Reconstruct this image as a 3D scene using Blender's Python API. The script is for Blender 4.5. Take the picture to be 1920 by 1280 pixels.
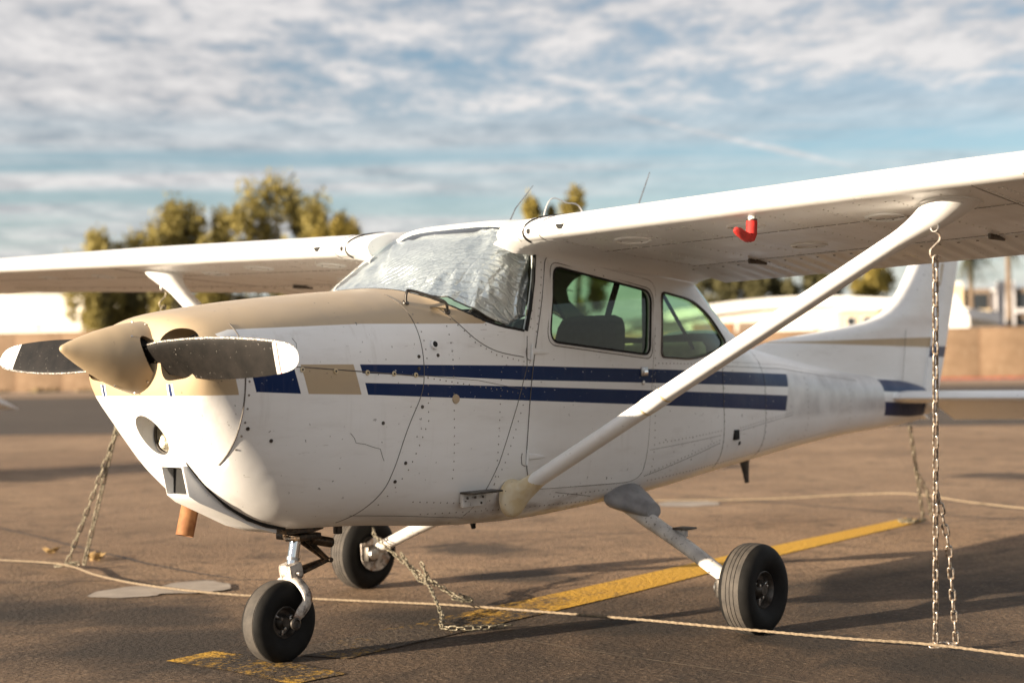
import bpy, bmesh, math, random
import numpy as np
from mathutils import Vector, Matrix, noise
for o in list(bpy.data.objects): bpy.data.objects.remove(o)
scene = bpy.context.scene
COL = scene.collection
PI = math.pi
random.seed(4); rng = np.random.default_rng(4)

# ------------------------------------------------------------------ camera
cam_d = bpy.data.cameras.new('camera'); cam = bpy.data.objects.new('camera', cam_d); COL.objects.link(cam)
cr = Vector((0.65002, -0.75975, -0.01567)); cu = Vector((-0.00428, -0.02428, 0.99970)); cw = Vector((0.75990, 0.64976, 0.01904))
cam.matrix_world = Matrix(((cr.x, cu.x, -cw.x, -4.4193), (cr.y, cu.y, -cw.y, -4.8827), (cr.z, cu.z, -cw.z, 1.2072), (0, 0, 0, 1)))
cam_d.sensor_width = 36; cam_d.lens = 52.87; cam_d.clip_start = 0.1; cam_d.clip_end = 6000
cam_d.dof.use_dof = True; cam_d.dof.focus_distance = 6.2; cam_d.dof.aperture_fstop = 1.75
scene.camera = cam

# ------------------------------------------------------------------ sun, exposure
SUN_EL = math.radians(10.4); SUN_AZ = math.radians(160.0)          # azimuth of the sun measured from +x
sd = Vector((math.cos(SUN_AZ)*math.cos(SUN_EL), math.sin(SUN_AZ)*math.cos(SUN_EL), math.sin(SUN_EL)))
sl = bpy.data.lights.new('sun', 'SUN'); sl.energy = 5.0; sl.angle = math.radians(0.55); sl.color = (1.0, 0.83, 0.63)
so = bpy.data.objects.new('sun', sl); COL.objects.link(so); so.location = (-30, 12, 20)
so.rotation_euler = sd.to_track_quat('Z', 'Y').to_euler()
scene.view_settings.view_transform = 'Standard'; scene.view_settings.look = 'None'
scene.view_settings.exposure = 1.55; scene.view_settings.gamma = 1.0; scene.view_settings.use_curve_mapping = False

# ------------------------------------------------------------------ node expression helper
class S:
    def __init__(s, nt, sock): s.nt = nt; s.k = sock
    def _m(s, op, *a, clamp=False):
        n = s.nt.nodes.new('ShaderNodeMath'); n.operation = op; n.use_clamp = clamp
        for i, v in enumerate((s,) + a):
            if isinstance(v, S): s.nt.links.new(v.k, n.inputs[i])
            else: n.inputs[i].default_value = v
        return S(s.nt, n.outputs[0])
    def __add__(s, o): return s._m('ADD', o)
    __radd__ = __add__
    def __sub__(s, o): return s._m('SUBTRACT', o)
    def __rsub__(s, o): return (s*-1.0) + o
    def __mul__(s, o): return s._m('MULTIPLY', o)
    __rmul__ = __mul__
    def __truediv__(s, o): return s._m('DIVIDE', o)
    def abs(s): return s._m('ABSOLUTE')
    def max(s, o): return s._m('MAXIMUM', o)
    def min(s, o): return s._m('MINIMUM', o)
    def pw(s, o): return s._m('POWER', o)
    def step(s, k=500.0): return (s*k)._m('ADD', 0.5, clamp=True)      # antialiased s > 0
    def ramp(s, a, b): return ((s-a)/(b-a))._m('ADD', 0.0, clamp=True)
def piece(x, pts):
    f = None
    for (x0, v0), (x1, v1) in zip(pts, pts[1:]):
        t = x.ramp(x0, x1)*(v1-v0)
        f = t+v0 if f is None else f+t
    return f
class MT:
    """a material being built"""
    def __init__(s, name):
        s.m = bpy.data.materials.new(name); s.m.use_nodes = True; s.nt = s.m.node_tree
        s.b = s.nt.nodes['Principled BSDF']; s.tc = s.nt.nodes.new('ShaderNodeTexCoord')
    def obj(s):
        n = s.nt.nodes.new('ShaderNodeSeparateXYZ'); s.nt.links.new(s.tc.outputs['Object'], n.inputs[0])
        return [S(s.nt, n.outputs[i]) for i in range(3)]
    def noise(s, scale, detail=3, rough=0.55, stretch=None, off=(0, 0, 0), dist=0.0, coord='Object'):
        n = s.nt.nodes.new('ShaderNodeTexNoise'); n.inputs['Scale'].default_value = scale; n.inputs['Detail'].default_value = detail
        n.inputs['Roughness'].default_value = rough; n.inputs['Distortion'].default_value = dist
        m = s.nt.nodes.new('ShaderNodeMapping'); s.nt.links.new(s.tc.outputs[coord], m.inputs[0])
        if stretch: m.inputs['Scale'].default_value = stretch
        m.inputs['Location'].default_value = off
        s.nt.links.new(m.outputs[0], n.inputs['Vector']); return S(s.nt, n.outputs[0])
    def voro(s, scale, feature='F1', stretch=None):
        n = s.nt.nodes.new('ShaderNodeTexVoronoi'); n.feature = feature; n.inputs['Scale'].default_value = scale
        m = s.nt.nodes.new('ShaderNodeMapping'); s.nt.links.new(s.tc.outputs['Object'], m.inputs[0])
        if stretch: m.inputs['Scale'].default_value = stretch
        s.nt.links.new(m.outputs[0], n.inputs['Vector']); return S(s.nt, n.outputs[0])
    def mix(s, f, a, b):
        n = s.nt.nodes.new('ShaderNodeMix'); n.data_type = 'RGBA'
        for i, v in ((0, f), (6, a), (7, b)):
            if isinstance(v, S): s.nt.links.new(v.k, n.inputs[i])
            elif i == 0: n.inputs[0].default_value = v
            else: n.inputs[i].default_value = (*v, 1)
        return S(s.nt, n.outputs[2])
    def put(s, name, v):
        i = s.b.inputs[name]
        if isinstance(v, S): s.nt.links.new(v.k, i)
        elif isinstance(v, tuple): i.default_value = (*v, 1)
        else: i.default_value = v
        return s
    def bump(s, h, strength=0.3, dist=0.01):
        n = s.nt.nodes.new('ShaderNodeBump'); n.inputs['Strength'].default_value = strength; n.inputs['Distance'].default_value = dist
        s.nt.links.new(h.k, n.inputs['Height']); s.nt.links.new(n.outputs[0], s.b.inputs['Normal']); return s
M = {}
def simple(name, col, rough=0.5, metal=0.0, var=0.25, scale=12, bump=0.0, bscale=80, spec=0.5):
    t = MT(name); n = t.noise(scale, 4)
    lo = tuple(c*(1-var) for c in col); hi = tuple(min(1, c*(1+var*0.6)) for c in col)
    t.put('Base Color', t.mix(n.ramp(0.3, 0.7), lo, hi)); t.put('Roughness', rough); t.put('Metallic', metal); t.put('Specular IOR Level', spec)
    if bump: t.bump(t.noise(bscale, 4), bump, 0.004)
    M[name] = t.m; return t.m

# ------------------------------------------------------------------ sky: Nishita air with a layer of broken cloud
w = bpy.data.worlds.new('World'); scene.world = w; w.use_nodes = True
nt = w.node_tree; bg = nt.nodes['Background']
sky = nt.nodes.new('ShaderNodeTexSky'); sky.sky_type = 'NISHITA'; sky.sun_disc = False
sky.sun_elevation = SUN_EL; sky.sun_rotation = PI/2 - SUN_AZ; sky.altitude = 500; sky.air_density = 1.0; sky.dust_density = 0.4; sky.ozone_density = 1.6
tc = nt.nodes.new('ShaderNodeTexCoord'); sx = nt.nodes.new('ShaderNodeSeparateXYZ'); nt.links.new(tc.outputs['Generated'], sx.inputs[0])
dx, dy, dz = [S(nt, sx.outputs[i]) for i in range(3)]
hz = dz.max(0.0)+0.035
qx = dx/hz; qy = dy/hz                                               # where the view ray meets the cloud layer
# along (a) and across (b) the cloud streets
ca, sa = math.cos(math.radians(-46)), math.sin(math.radians(-46))
A = qx*ca + qy*sa; B = qy*ca - qx*sa
def wn(sxa, sxb, scale, detail, rough=0.55, off=0.0, dist=0.0):
    c = nt.nodes.new('ShaderNodeCombineXYZ')
    nt.links.new((A*sxa+off).k, c.inputs[0]); nt.links.new((B*sxb+off*0.7).k, c.inputs[1])
    n = nt.nodes.new('ShaderNodeTexNoise'); n.inputs['Scale'].default_value = scale; n.inputs['Detail'].default_value = detail
    n.inputs['Roughness'].default_value = rough; n.inputs['Distortion'].default_value = dist
    nt.links.new(c.outputs[0], n.inputs['Vector']); return S(nt, n.outputs[0])
cover = wn(0.55, 0.40, 0.55, 2, off=3.4)
puff = wn(1.0, 0.62, 3.0, 6, 0.60, off=1.0, dist=0.25)
fine = wn(1.0, 0.7, 13.0, 3, 0.6, off=5.0)
streak = wn(0.16, 0.75, 1.5, 4, 0.55, off=2.2, dist=0.4)
near = dz.ramp(0.135, 0.175)                                        # broken sheet overhead, thin streaks lower down
sheet = (puff*0.72 + fine*0.28 + (cover-0.5)*1.1).ramp(0.29, 0.52)*near
veil = (streak + (cover-0.5)*0.30).ramp(0.38, 0.58)*(1.0-near*0.6)*0.95
low = (1.0 - dz.ramp(0.04, 0.135))*0.85
cl = sheet.max(veil).max(low)
# a contrail, thin and slightly ragged
ct = ((B - A*0.95 - 4.22)*0.72 + (fine-0.5)*0.03).abs()
trail = (1.0 - ct.ramp(0.005, 0.065))*(fine*0.5+0.6)*A.ramp(0.3, 0.7)*(1.0-A.ramp(1.4, 2.6))
cl = cl.max(trail)
def wmix(f, a, b):
    n = nt.nodes.new('ShaderNodeMix'); n.data_type = 'RGBA'
    for i, v in ((0, f), (6, a), (7, b)):
        if isinstance(v, S): nt.links.new(v.k, n.inputs[i])
        elif i == 0: n.inputs[0].default_value = v
        else: n.inputs[i].default_value = (*v, 1)
    return S(nt, n.outputs[2])
SK = 0.05
cc = wmix((puff*0.75+fine*0.25).ramp(0.36, 0.60), (3.0, 3.05, 3.25), (6.1, 5.8, 5.65))
final = wmix(cl*0.9, S(nt, sky.outputs[0]), cc)
nt.links.new(final.k, bg.inputs[0]); bg.inputs[1].default_value = SK

# ------------------------------------------------------------------ mesh helpers
class MB:
    def __init__(s): s.v = []; s.f = []
    def add(s, verts, faces):
        k = len(s.v); s.v += [tuple(p) for p in verts]; s.f += [tuple(i+k for i in fc) for fc in faces]; return s
    def grid(s, rows, closed=False, cap0=False, cap1=False):
        n = len(rows[0]); vs = [p for r_ in rows for p in r_]; fs = []
        m = n if closed else n-1
        for i in range(len(rows)-1):
            for j in range(m):
                a = i*n+j; b = i*n+(j+1) % n
                fs.append((a, b, b+n, a+n))
        if cap0: fs.append(tuple(range(n-1, -1, -1)))
        if cap1: fs.append(tuple(range((len(rows)-1)*n, len(rows)*n)))
        return s.add(vs, fs)
    def box(s, c, d, mat=None):
        x, y, z = d[0]/2, d[1]/2, d[2]/2
        vs = [Vector((i*x, j*y, k*z)) for i in (-1, 1) for j in (-1, 1) for k in (-1, 1)]
        if mat: vs = [mat @ v for v in vs]
        vs = [v+Vector(c) for v in vs]
        return s.add(vs, [(0, 1, 3, 2), (4, 6, 7, 5), (0, 4, 5, 1), (2, 3, 7, 6), (0, 2, 6, 4), (1, 5, 7, 3)])
    def tube(s, path, rad, n=10, caps=True, up=None, flat=1.0):
        path = [Vector(p) for p in path]; rows = []
        t0 = (path[1]-path[0]).normalized()
        u = Vector(up) if up else (Vector((0, 0, 1)) if abs(t0.z) < 0.9 else Vector((1, 0, 0)))
        for i, p in enumerate(path):
            t = (path[min(i+1, len(path)-1)]-path[max(i-1, 0)]).normalized()
            u = (u - t*u.dot(t)).normalized(); v = t.cross(u)
            rr = rad[i] if isinstance(rad, (list, tuple)) else rad
            rows.append([p + u*math.cos(a)*rr + v*math.sin(a)*rr*flat for a in [2*PI*k/n for k in range(n)]])
        return s.grid(rows, True, caps, caps)
    def lathe(s, prof, org, axis, n=32, caps=True):
        axis = Vector(axis).normalized(); org = Vector(org)
        u = Vector((0, 0, 1)) if abs(axis.z) < 0.9 else Vector((1, 0, 0))
        u = (u-axis*u.dot(axis)).normalized(); v = axis.cross(u)
        rows = [[org + axis*a + u*r_*math.cos(2*PI*k/n) + v*r_*math.sin(2*PI*k/n) for k in range(n)] for r_, a in prof]
        return s.grid(rows, True, caps, caps)
    def prism(s, poly, y0, y1):
        n = len(poly); vs = [(x, y0, z) for x, z in poly]+[(x, y1, z) for x, z in poly]
        fs = [(i, (i+1) % n, (i+1) % n+n, i+n) for i in range(n)]+[tuple(range(n-1, -1, -1)), tuple(range(n, 2*n))]
        return s.add(vs, fs)
    def build(s, name, mat, parent=None, smooth=True, angle=35, bevel=0.0, recalc=True):
        me = bpy.data.meshes.new(name); me.from_pydata(s.v, [], s.f)
        if recalc:
            bm = bmesh.new(); bm.from_mesh(me); bmesh.ops.recalc_face_normals(bm, faces=bm.faces)
            if bevel: bmesh.ops.bevel(bm, geom=[e for e in bm.edges if len(e.link_faces) == 2 and e.calc_face_angle(0) > 0.6], offset=bevel, segments=2, affect='EDGES', profile=0.5)
            bm.to_mesh(me); bm.free()
        if smooth: me.shade_smooth(); me.set_sharp_from_angle(angle=math.radians(angle))
        return link(name, me, mat, parent)
def link(name, me, mat, parent=None):
    o = bpy.data.objects.new(name, me); COL.objects.link(o); o.parent = parent
    if mat is not None:
        me.materials.clear(); me.materials.append(M[mat] if isinstance(mat, str) else mat)
    return o
def tag(o, label=None, cat=None, group=None, kind=None):
    for k, v in (('label', label), ('category', cat), ('group', group), ('kind', kind)):
        if v: o[k] = v
    return o
def empty(name, loc=(0, 0, 0), **kw):
    o = bpy.data.objects.new(name, None); COL.objects.link(o); o.location = loc; o.empty_display_size = 0.2
    return tag(o, **kw)
def boolean(o, cutters, op='DIFFERENCE', angle=35):
    for c in cutters:
        md = o.modifiers.new('b', 'BOOLEAN'); md.operation = op; md.object = c; md.solver = 'EXACT'
    bpy.context.view_layer.update()
    me = bpy.data.meshes.new_from_object(o.evaluated_get(bpy.context.evaluated_depsgraph_get()))
    old = o.data; o.modifiers.clear(); o.data = me; bpy.data.meshes.remove(old)
    me.shade_smooth(); me.set_sharp_from_angle(angle=math.radians(angle))
    for c in cutters: bpy.data.objects.remove(c)
    return o
def pchip(xs, ys):
    xs = np.array(xs, float); ys = np.array(ys, float); h = np.diff(xs); d = np.diff(ys)/h; m = np.zeros_like(ys)
    for i in range(1, len(xs)-1):
        if d[i-1]*d[i] > 0: m[i] = 2*d[i-1]*d[i]/(d[i-1]+d[i])
    m[0] = d[0]; m[-1] = d[-1]
    def f(x):
        x = min(max(x, xs[0]), xs[-1]); i = min(int(np.searchsorted(xs, x, 'right'))-1, len(h)-1); t = (x-xs[i])/h[i]
        return float((2*t**3-3*t*t+1)*ys[i]+(t**3-2*t*t+t)*h[i]*m[i]+(-2*t**3+3*t*t)*ys[i+1]+(t**3-t*t)*h[i]*m[i+1])
    return f
def fillet(poly, rads, seg=6):
    out = []; n = len(poly)
    for i in range(n):
        p = Vector(poly[i]); a = Vector(poly[i-1]); b = Vector(poly[(i+1) % n]); r_ = rads[i] if isinstance(rads, (list, tuple)) else rads
        if r_ <= 0: out.append(tuple(p)); continue
        d1 = min(r_, (a-p).length*0.49); d2 = min(r_, (b-p).length*0.49)
        s_ = p+(a-p).normalized()*d1; e = p+(b-p).normalized()*d2
        for k in range(seg+1):
            t = k/seg; out.append(tuple(s_*(1-t)**2+p*2*t*(1-t)+e*t*t))
    return out
def smoothpath(pts, n=10):
    pts = [Vector(p) for p in pts]; out = []
    for i in range(len(pts)-1):
        p0 = pts[max(i-1, 0)]; p1 = pts[i]; p2 = pts[i+1]; p3 = pts[min(i+2, len(pts)-1)]
        for k in range(n):
            t = k/n
            out.append(0.5*((2*p1)+(p2-p0)*t+(2*p0-5*p1+4*p2-p3)*t*t+(3*p1-p0-3*p2+p3)*t**3))
    return out+[pts[-1]]

# ------------------------------------------------------------------ materials
WHITE = (0.84, 0.84, 0.83); TAN = (0.45, 0.34, 0.21); BLUE = (0.004, 0.020, 0.085)
def weather(t, col, x, y, z, amount=1.0):
    """chips, smears and road film on the old paint"""
    film = t.noise(1.6, 5, 0.6, stretch=(0.5, 1, 2.0)).ramp(0.42, 0.75)
    smear = t.noise(7, 5, 0.7, stretch=(0.35, 1, 1.6), off=(2, 8, 5)).ramp(0.55, 0.78); col = t.mix(smear*0.22*amount, col, (0.30, 0.25, 0.20)); col = t.mix(film*0.26*amount, col, (0.42, 0.36, 0.29))
    spots = t.noise(42, 2, 0.5).ramp(0.715, 0.735)*t.noise(2.3, 2, off=(4, 1, 2)).ramp(0.40, 0.55)
    col = t.mix(spots*0.75*amount, col, (0.10, 0.085, 0.07))
    scr = t.noise(15, 3, 0.6, stretch=(0.6, 1, 5.0), off=(7, 3, 1)).ramp(0.70, 0.73)
    col = t.mix(scr*0.35*amount, col, (0.25, 0.22, 0.19))
    return col
def paint_finish(t, rough=0.26, dull=None):
    t.put('Roughness', t.noise(6, 4).ramp(0.2, 0.8)*0.18+rough); t.put('Specular IOR Level', 0.5 if dull is None else dull*-0.38+0.5)
    t.bump(t.noise(4.0, 2)+t.noise(1.3, 1)*1.5, 0.22, 0.02)
# livery
t = MT('livery_paint'); x, y, z = t.obj()
ut = piece(x, [(-0.22, 1.240), (0.72, 1.227), (3.45, 1.158), (5.5, 1.09)]); ub = piece(x, [(-0.22, 1.205), (0.72, 1.163), (3.45, 1.082), (5.5, 1.005)])
lt = piece(x, [(-0.22, 1.166), (0.72, 1.134), (3.45, 1.030), (5.5, 0.93)]); lb = piece(x, [(-0.22, 1.119), (0.72, 1.072), (3.45, 0.939), (5.5, 0.835)])
slant = (1.24-z)*0.30
front = (x - (slant + -0.215)).step()
gap = (x - (3.43 - (1.16-z)*0.35)).step(60)*(5.02 - x).step(60)
st = ((z-ub).step()*(ut-z).step()).max((z-lb).step()*(lt-z).step())*front*(1.0-gap)
bt = piece(x, [(-0.74, 1.225), (-0.5, 1.242), (-0.2, 1.240)]); bb = piece(x, [(-0.72, 1.140), (-0.48, 1.127), (-0.2, 1.118)])
band = (z-bb).step()*(bt-z).step()
xs_ = x - slant
tanblk = band*(xs_+0.505).step()*((xs_+0.248)*-1.0).step()
blueblk = band*(xs_+0.735).step()*((xs_+0.540)*-1.0).step()
topz = piece(x, [(-0.95, 1.33), (-0.78, 1.378), (-0.15, 1.406), (0.5, 1.413), (0.62, 1.45)])
tantop = (z-topz).step()*((x-0.80)*-1.0).step()
nose = (z-(1.130)).step()*((x + 0.845 - (1.38-z).max(0.0)*0.28)*-1.0).step()
tick = ((y.abs()-0.215).abs()*-1.0+0.008).step()*(z-1.128).step()*((z-1.175)*-1.0).step()*((x+0.8)*-1.0).step()
tickw = ((y.abs()-0.215).abs()*-1.0+0.017).step()*(z-1.128).step()*((z-1.175)*-1.0).step()*((x+0.8)*-1.0).step()
col = t.mix(tantop.max(nose).max(tanblk), WHITE, TAN)
col = t.mix(tickw, col, WHITE); col = weather(t, col, x, y, z); chip = t.noise(55, 3, 0.6, stretch=(0.7, 1, 1.4)).ramp(0.70, 0.72)*0.6; col = t.mix(st.max(blueblk).max(tick)*(1.0-chip), col, BLUE)
ghost = gap*(z-0.90).step(25)*((z-1.16)*-1.0).step(25)                # dull, rubbed patch where lettering stood
col = t.mix(ghost*t.noise(5, 3).ramp(0.2, 0.7)*0.55, col, (0.26, 0.25, 0.25))
drip = t.noise(16, 4, 0.6, stretch=(1.6, 1, 0.14), off=(1, 4, 2)).ramp(0.56, 0.74)*t.noise(1.4, 2, off=(9, 1, 1)).ramp(0.42, 0.62); col = t.mix(drip*0.20, col, (0.27, 0.22, 0.17))
grime = (1.0-z.ramp(0.52, 0.70))*t.noise(5, 4, stretch=(0.4, 1, 2)).ramp(0.35, 0.7)*(x+0.3).ramp(0, 0.3)
col = t.mix(grime*0.45, col, (0.16, 0.11, 0.07))
rust = (1.0-((x-0.95)*(x-0.95)*1.2+(z-0.56)*(z-0.56)*60.0).ramp(0.0, 0.8))*t.noise(14, 4, stretch=(0.5, 1, 1)).ramp(0.45, 0.65)
col = t.mix(rust*0.5, col, (0.18, 0.10, 0.05))
t.put('Base Color', col); paint_finish(t, 0.26, st.max(blueblk)); M['livery'] = t.m
# plain white paint
t = MT('white_paint'); x, y, z = t.obj(); t.put('Base Color', weather(t, t.mix(0.0, WHITE, WHITE), x, y, z, 0.8)); paint_finish(t, 0.32); M['white'] = t.m
# wing skin: exhaust and walk dirt
t = MT('wing_paint'); x, y, z = t.obj(); c0 = weather(t, t.mix(0.0, WHITE, WHITE), x, y, z, 0.9)
streaks = t.noise(2.2, 4, 0.6, stretch=(0.35, 3.0, 1)).ramp(0.45, 0.75)*x.ramp(0.85, 1.6)
t.put('Base Color', t.mix(streaks*0.4, c0, (0.34, 0.27, 0.20))); paint_finish(t, 0.24); M['wing'] = t.m
# fin and rudder
t = MT('fin_paint'); x, y, z = t.obj()
fb = piece(x, [(3.9, 1.352), (6.2, 1.325)]); ft = piece(x, [(3.9, 1.358), (6.2, 1.405)])
hinge = x - (5.885 + (z-1.0)*0.345)
tf = (z-fb).step()*(ft-z).step()*(hinge*-1.0).step()
rb = (z-1.255).step()*((z-1.335)*-1.0).step()*hinge.step()
mark = (z-1.80).step(200)*((z-1.95)*-1.0).step(200)*((x-(6.16+(z-1.8)*0.12)).abs()*-1.0+0.035).step(200)*(hinge*-1.0).step()
foot = ((x-6.10).abs()*0.35+(z-1.795).abs()-0.022)*-1.0
c0 = t.mix(tf.max(mark).max(foot.step(200)), WHITE, TAN); c0 = t.mix(rb, c0, BLUE)
t.put('Base Color', weather(t, c0, x, y, z)); paint_finish(t); M['fin'] = t.m
# spinner
t = MT('tan_paint'); x, y, z = t.obj(); t.put('Base Color', weather(t, t.mix(t.noise(7, 3).ramp(0.3, 0.7), TAN, (0.42, 0.32, 0.20)), x, y, z, 0.7)); paint_finish(t, 0.34); M['tan'] = t.m
# propeller blade
t = MT('blade_paint'); x, y, z = t.obj(); ay = y.abs()
c0 = t.mix(t.noise(14, 5, 0.65).ramp(0.35, 0.7), (0.005, 0.0045, 0.004), (0.015, 0.0125, 0.011))
c0 = t.mix(t.noise(120, 2).ramp(0.72, 0.74)*0.6, c0, (0.45, 0.42, 0.38))
c0 = t.mix((ay-0.828).step(), c0, (0.75, 0.74, 0.72)); c0 = t.mix((ay-0.846).step()*((ay-0.853)*-1.0).step(), c0, (0.25, 0.03, 0.03)); c0 = t.mix((ay-0.834).step()*((ay-0.837)*-1.0).step(), c0, (0.05, 0.04, 0.04))
t.put('Base Color', c0); t.put('Roughness', 0.55); t.put('Specular IOR Level', 0.2); t.bump(t.noise(90, 3), 0.15, 0.002); M['blade'] = t.m
t = MT('blade_edge'); n = t.noise(160, 3, 0.7); t.put('Base Color', t.mix(n.ramp(0.45, 0.6), (0.10, 0.09, 0.08), (0.75, 0.70, 0.64))); t.put('Roughness', 0.42); t.put('Metallic', 0.6); t.bump(n, 0.6, 0.003); M['blade_edge'] = t.m
simple('rubber', (0.010, 0.0095, 0.009), 0.7, var=0.35, scale=20, bump=0.15, bscale=140, spec=0.2)
t = MT('tread_rubber'); n = t.noise(26, 4); t.put('Base Color', t.mix(n.ramp(0.3, 0.7), (0.035, 0.031, 0.027), (0.070, 0.060, 0.050))); t.put('Roughness', 0.8); t.bump(t.noise(160, 3), 0.25, 0.003); M['tread'] = t.m
simple('seam', (0.13, 0.115, 0.10), 0.7, var=0.4, scale=30)
simple('rivet', (0.26, 0.235, 0.21), 0.5, 0.3, var=0.5, scale=9)
simple('rivet_white', (0.72, 0.70, 0.67), 0.4, 0.1, var=0.25, scale=9)
simple('dark', (0.012, 0.012, 0.012), 0.85, var=0.3)
simple('dark_metal', (0.10, 0.09, 0.08), 0.45, 0.8, var=0.5, scale=40, bump=0.2)
simple('steel', (0.50, 0.48, 0.46), 0.35, 1.0, var=0.4, scale=30)
simple('chrome', (0.80, 0.80, 0.82), 0.08, 1.0, var=0.08)
t = MT('worn_fork'); x, y, z = t.obj(); n = t.noise(30, 5, 0.7)
c0 = t.mix(n.ramp(0.45, 0.6), (0.52, 0.47, 0.42), (0.13, 0.11, 0.10)); c0 = t.mix(t.noise(11, 4, off=(3, 2, 1)).ramp(0.52, 0.62), c0, (0.22, 0.11, 0.05)); c0 = t.mix(t.noise(14, 3, off=(9, 2, 1)).ramp(0.55, 0.65), c0, (0.66, 0.62, 0.57))
t.put('Base Color', c0); t.put('Roughness', 0.55); t.put('Metallic', 0.3); t.bump(n, 0.35, 0.003); M['fork'] = t.m
t = MT('greasy_metal'); n = t.noise(45, 4, 0.7); t.put('Base Color', t.mix(n.ramp(0.4, 0.65), (0.012, 0.010, 0.009), (0.12, 0.075, 0.04))); t.put('Roughness', 0.4); t.put('Metallic', 0.4); t.bump(n, 0.5, 0.004); M['greasy'] = t.m
t = MT('chipped_grey_white'); n = t.noise(60, 4, 0.7); c0 = t.mix(t.noise(9, 4).ramp(0.4, 0.65), (0.66, 0.64, 0.61), (0.45, 0.43, 0.41)); t.put('Base Color', t.mix(n.ramp(0.60, 0.64), c0, (0.10, 0.08, 0.07))); t.put('Roughness', 0.42); t.bump(n, 0.2, 0.002); M['chipped'] = t.m
t = MT('yellowed_plastic'); x, y, z = t.obj(); t.put('Base Color', t.mix(t.noise(13, 4).ramp(0.4, 0.65), (0.62, 0.50, 0.30), (0.72, 0.64, 0.48))); t.put('Roughness', 0.42); M['yellowed'] = t.m
simple('grey_fairing', (0.26, 0.26, 0.27), 0.5, var=0.3, scale=15)
t = MT('rusty_pipe'); n = t.noise(18, 5, 0.65); t.put('Base Color', t.mix(n.ramp(0.35, 0.65), (0.17, 0.060, 0.018), (0.27, 0.125, 0.045))); t.put('Roughness', 0.75); t.put('Metallic', 0.15); t.bump(n, 0.3, 0.003); M['rust'] = t.m
t = MT('chain_steel'); n = t.noise(60, 4, 0.7); t.put('Base Color', t.mix(n.ramp(0.42, 0.62), (0.55, 0.50, 0.44), (0.20, 0.13, 0.08))); t.put('Roughness', 0.42); t.put('Metallic', 0.75); M['chain'] = t.m
t = MT('old_chain'); n = t.noise(60, 4, 0.7); t.put('Base Color', t.mix(n.ramp(0.42, 0.62), (0.26, 0.23, 0.17), (0.08, 0.07, 0.045))); t.put('Roughness', 0.55); t.put('Metallic', 0.5); M['chain_old'] = t.m
t = MT('rope_fibre'); n = t.noise(90, 3); t.put('Base Color', t.mix(n.ramp(0.35, 0.65), (0.14, 0.105, 0.07), (0.25, 0.195, 0.13))); t.put('Roughness', 0.9); M['rope'] = t.m
simple('red_fabric', (0.42, 0.018, 0.014), 0.75, var=0.4, scale=25, bump=0.4, bscale=40)
simple('seat_fabric', (0.020, 0.030, 0.032), 0.9, var=0.3, scale=30, bump=0.2)
simple('headliner', (0.10, 0.11, 0.10), 0.9, var=0.2)
simple('beige_trim', (0.46, 0.40, 0.26), 0.8, var=0.2)
simple('cabin_grey', (0.08, 0.085, 0.085), 0.8, var=0.3)
simple('lens_red', (0.5, 0.02, 0.02), 0.2)
# foil sunshade: quilted bubble sheet
t = MT('foil'); n1 = t.noise(8, 5, 0.6, stretch=(1.0, 1.0, 1.4)); v = t.voro(110, 'F1'); v2 = t.voro(9, 'DISTANCE_TO_EDGE')
wv = t.nt.nodes.new('ShaderNodeTexWave'); wv.wave_type = 'BANDS'; wv.bands_direction = 'DIAGONAL'; wv.inputs['Scale'].default_value = 11; wv.inputs['Distortion'].default_value = 1.2; t.nt.links.new(t.tc.outputs['Object'], wv.inputs['Vector'])
wv2 = t.nt.nodes.new('ShaderNodeTexWave'); wv2.wave_type = 'BANDS'; wv2.bands_direction = 'Y'; wv2.inputs['Scale'].default_value = 8; wv2.inputs['Distortion'].default_value = 1.5; t.nt.links.new(t.tc.outputs['Object'], wv2.inputs['Vector'])
q = S(t.nt, wv.outputs[1]).pw(6.0).max(S(t.nt, wv2.outputs[1]).pw(8.0)*0.8)
h = n1*1.6 + v*0.10 - q*0.35 + v2.ramp(0.0, 0.12)*0.10
t.put('Base Color', t.mix(n1.ramp(0.3, 0.7), (0.66, 0.68, 0.72), (0.84, 0.85, 0.87))); t.put('Metallic', 0.75); t.put('Roughness', 0.30); t.bump(h, 0.9, 0.012); M['foil'] = t.m
# thin glass panes
def glass(name, tint, rough=0.0, refl=1.0):
    m = bpy.data.materials.new(name); m.use_nodes = True; g = m.node_tree; g.nodes.clear()
    out = g.nodes.new('ShaderNodeOutputMaterial'); mx = g.nodes.new('ShaderNodeMixShader'); tr = g.nodes.new('ShaderNodeBsdfTransparent'); gl = g.nodes.new('ShaderNodeBsdfGlossy'); fr = g.nodes.new('ShaderNodeLayerWeight'); pw_ = g.nodes.new('ShaderNodeMath'); ml_ = g.nodes.new('ShaderNodeMath')
    tr.inputs[0].default_value = (*tint, 1); gl.inputs['Roughness'].default_value = rough; gl.inputs[0].default_value = (0.95*refl, 0.98*refl, refl, 1); fr.inputs[0].default_value = 0.5; pw_.operation = 'POWER'; pw_.inputs[1].default_value = 4.5; ml_.operation = 'MULTIPLY_ADD'; ml_.inputs[1].default_value = 0.90; ml_.inputs[2].default_value = 0.035; g.links.new(fr.outputs['Facing'], pw_.inputs[0]); g.links.new(pw_.outputs[0], ml_.inputs[0])
    g.links.new(ml_.outputs[0], mx.inputs[0]); g.links.new(tr.outputs[0], mx.inputs[1]); g.links.new(gl.outputs[0], mx.inputs[2]); g.links.new(mx.outputs[0], out.inputs[0]); M[name] = m
glass('glass_clear', (0.90, 0.94, 0.93), 0.02); glass('glass_green', (0.56, 0.74, 0.56), 0.01); glass('light_lens', (0.85, 0.84, 0.78), 0.05)

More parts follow.
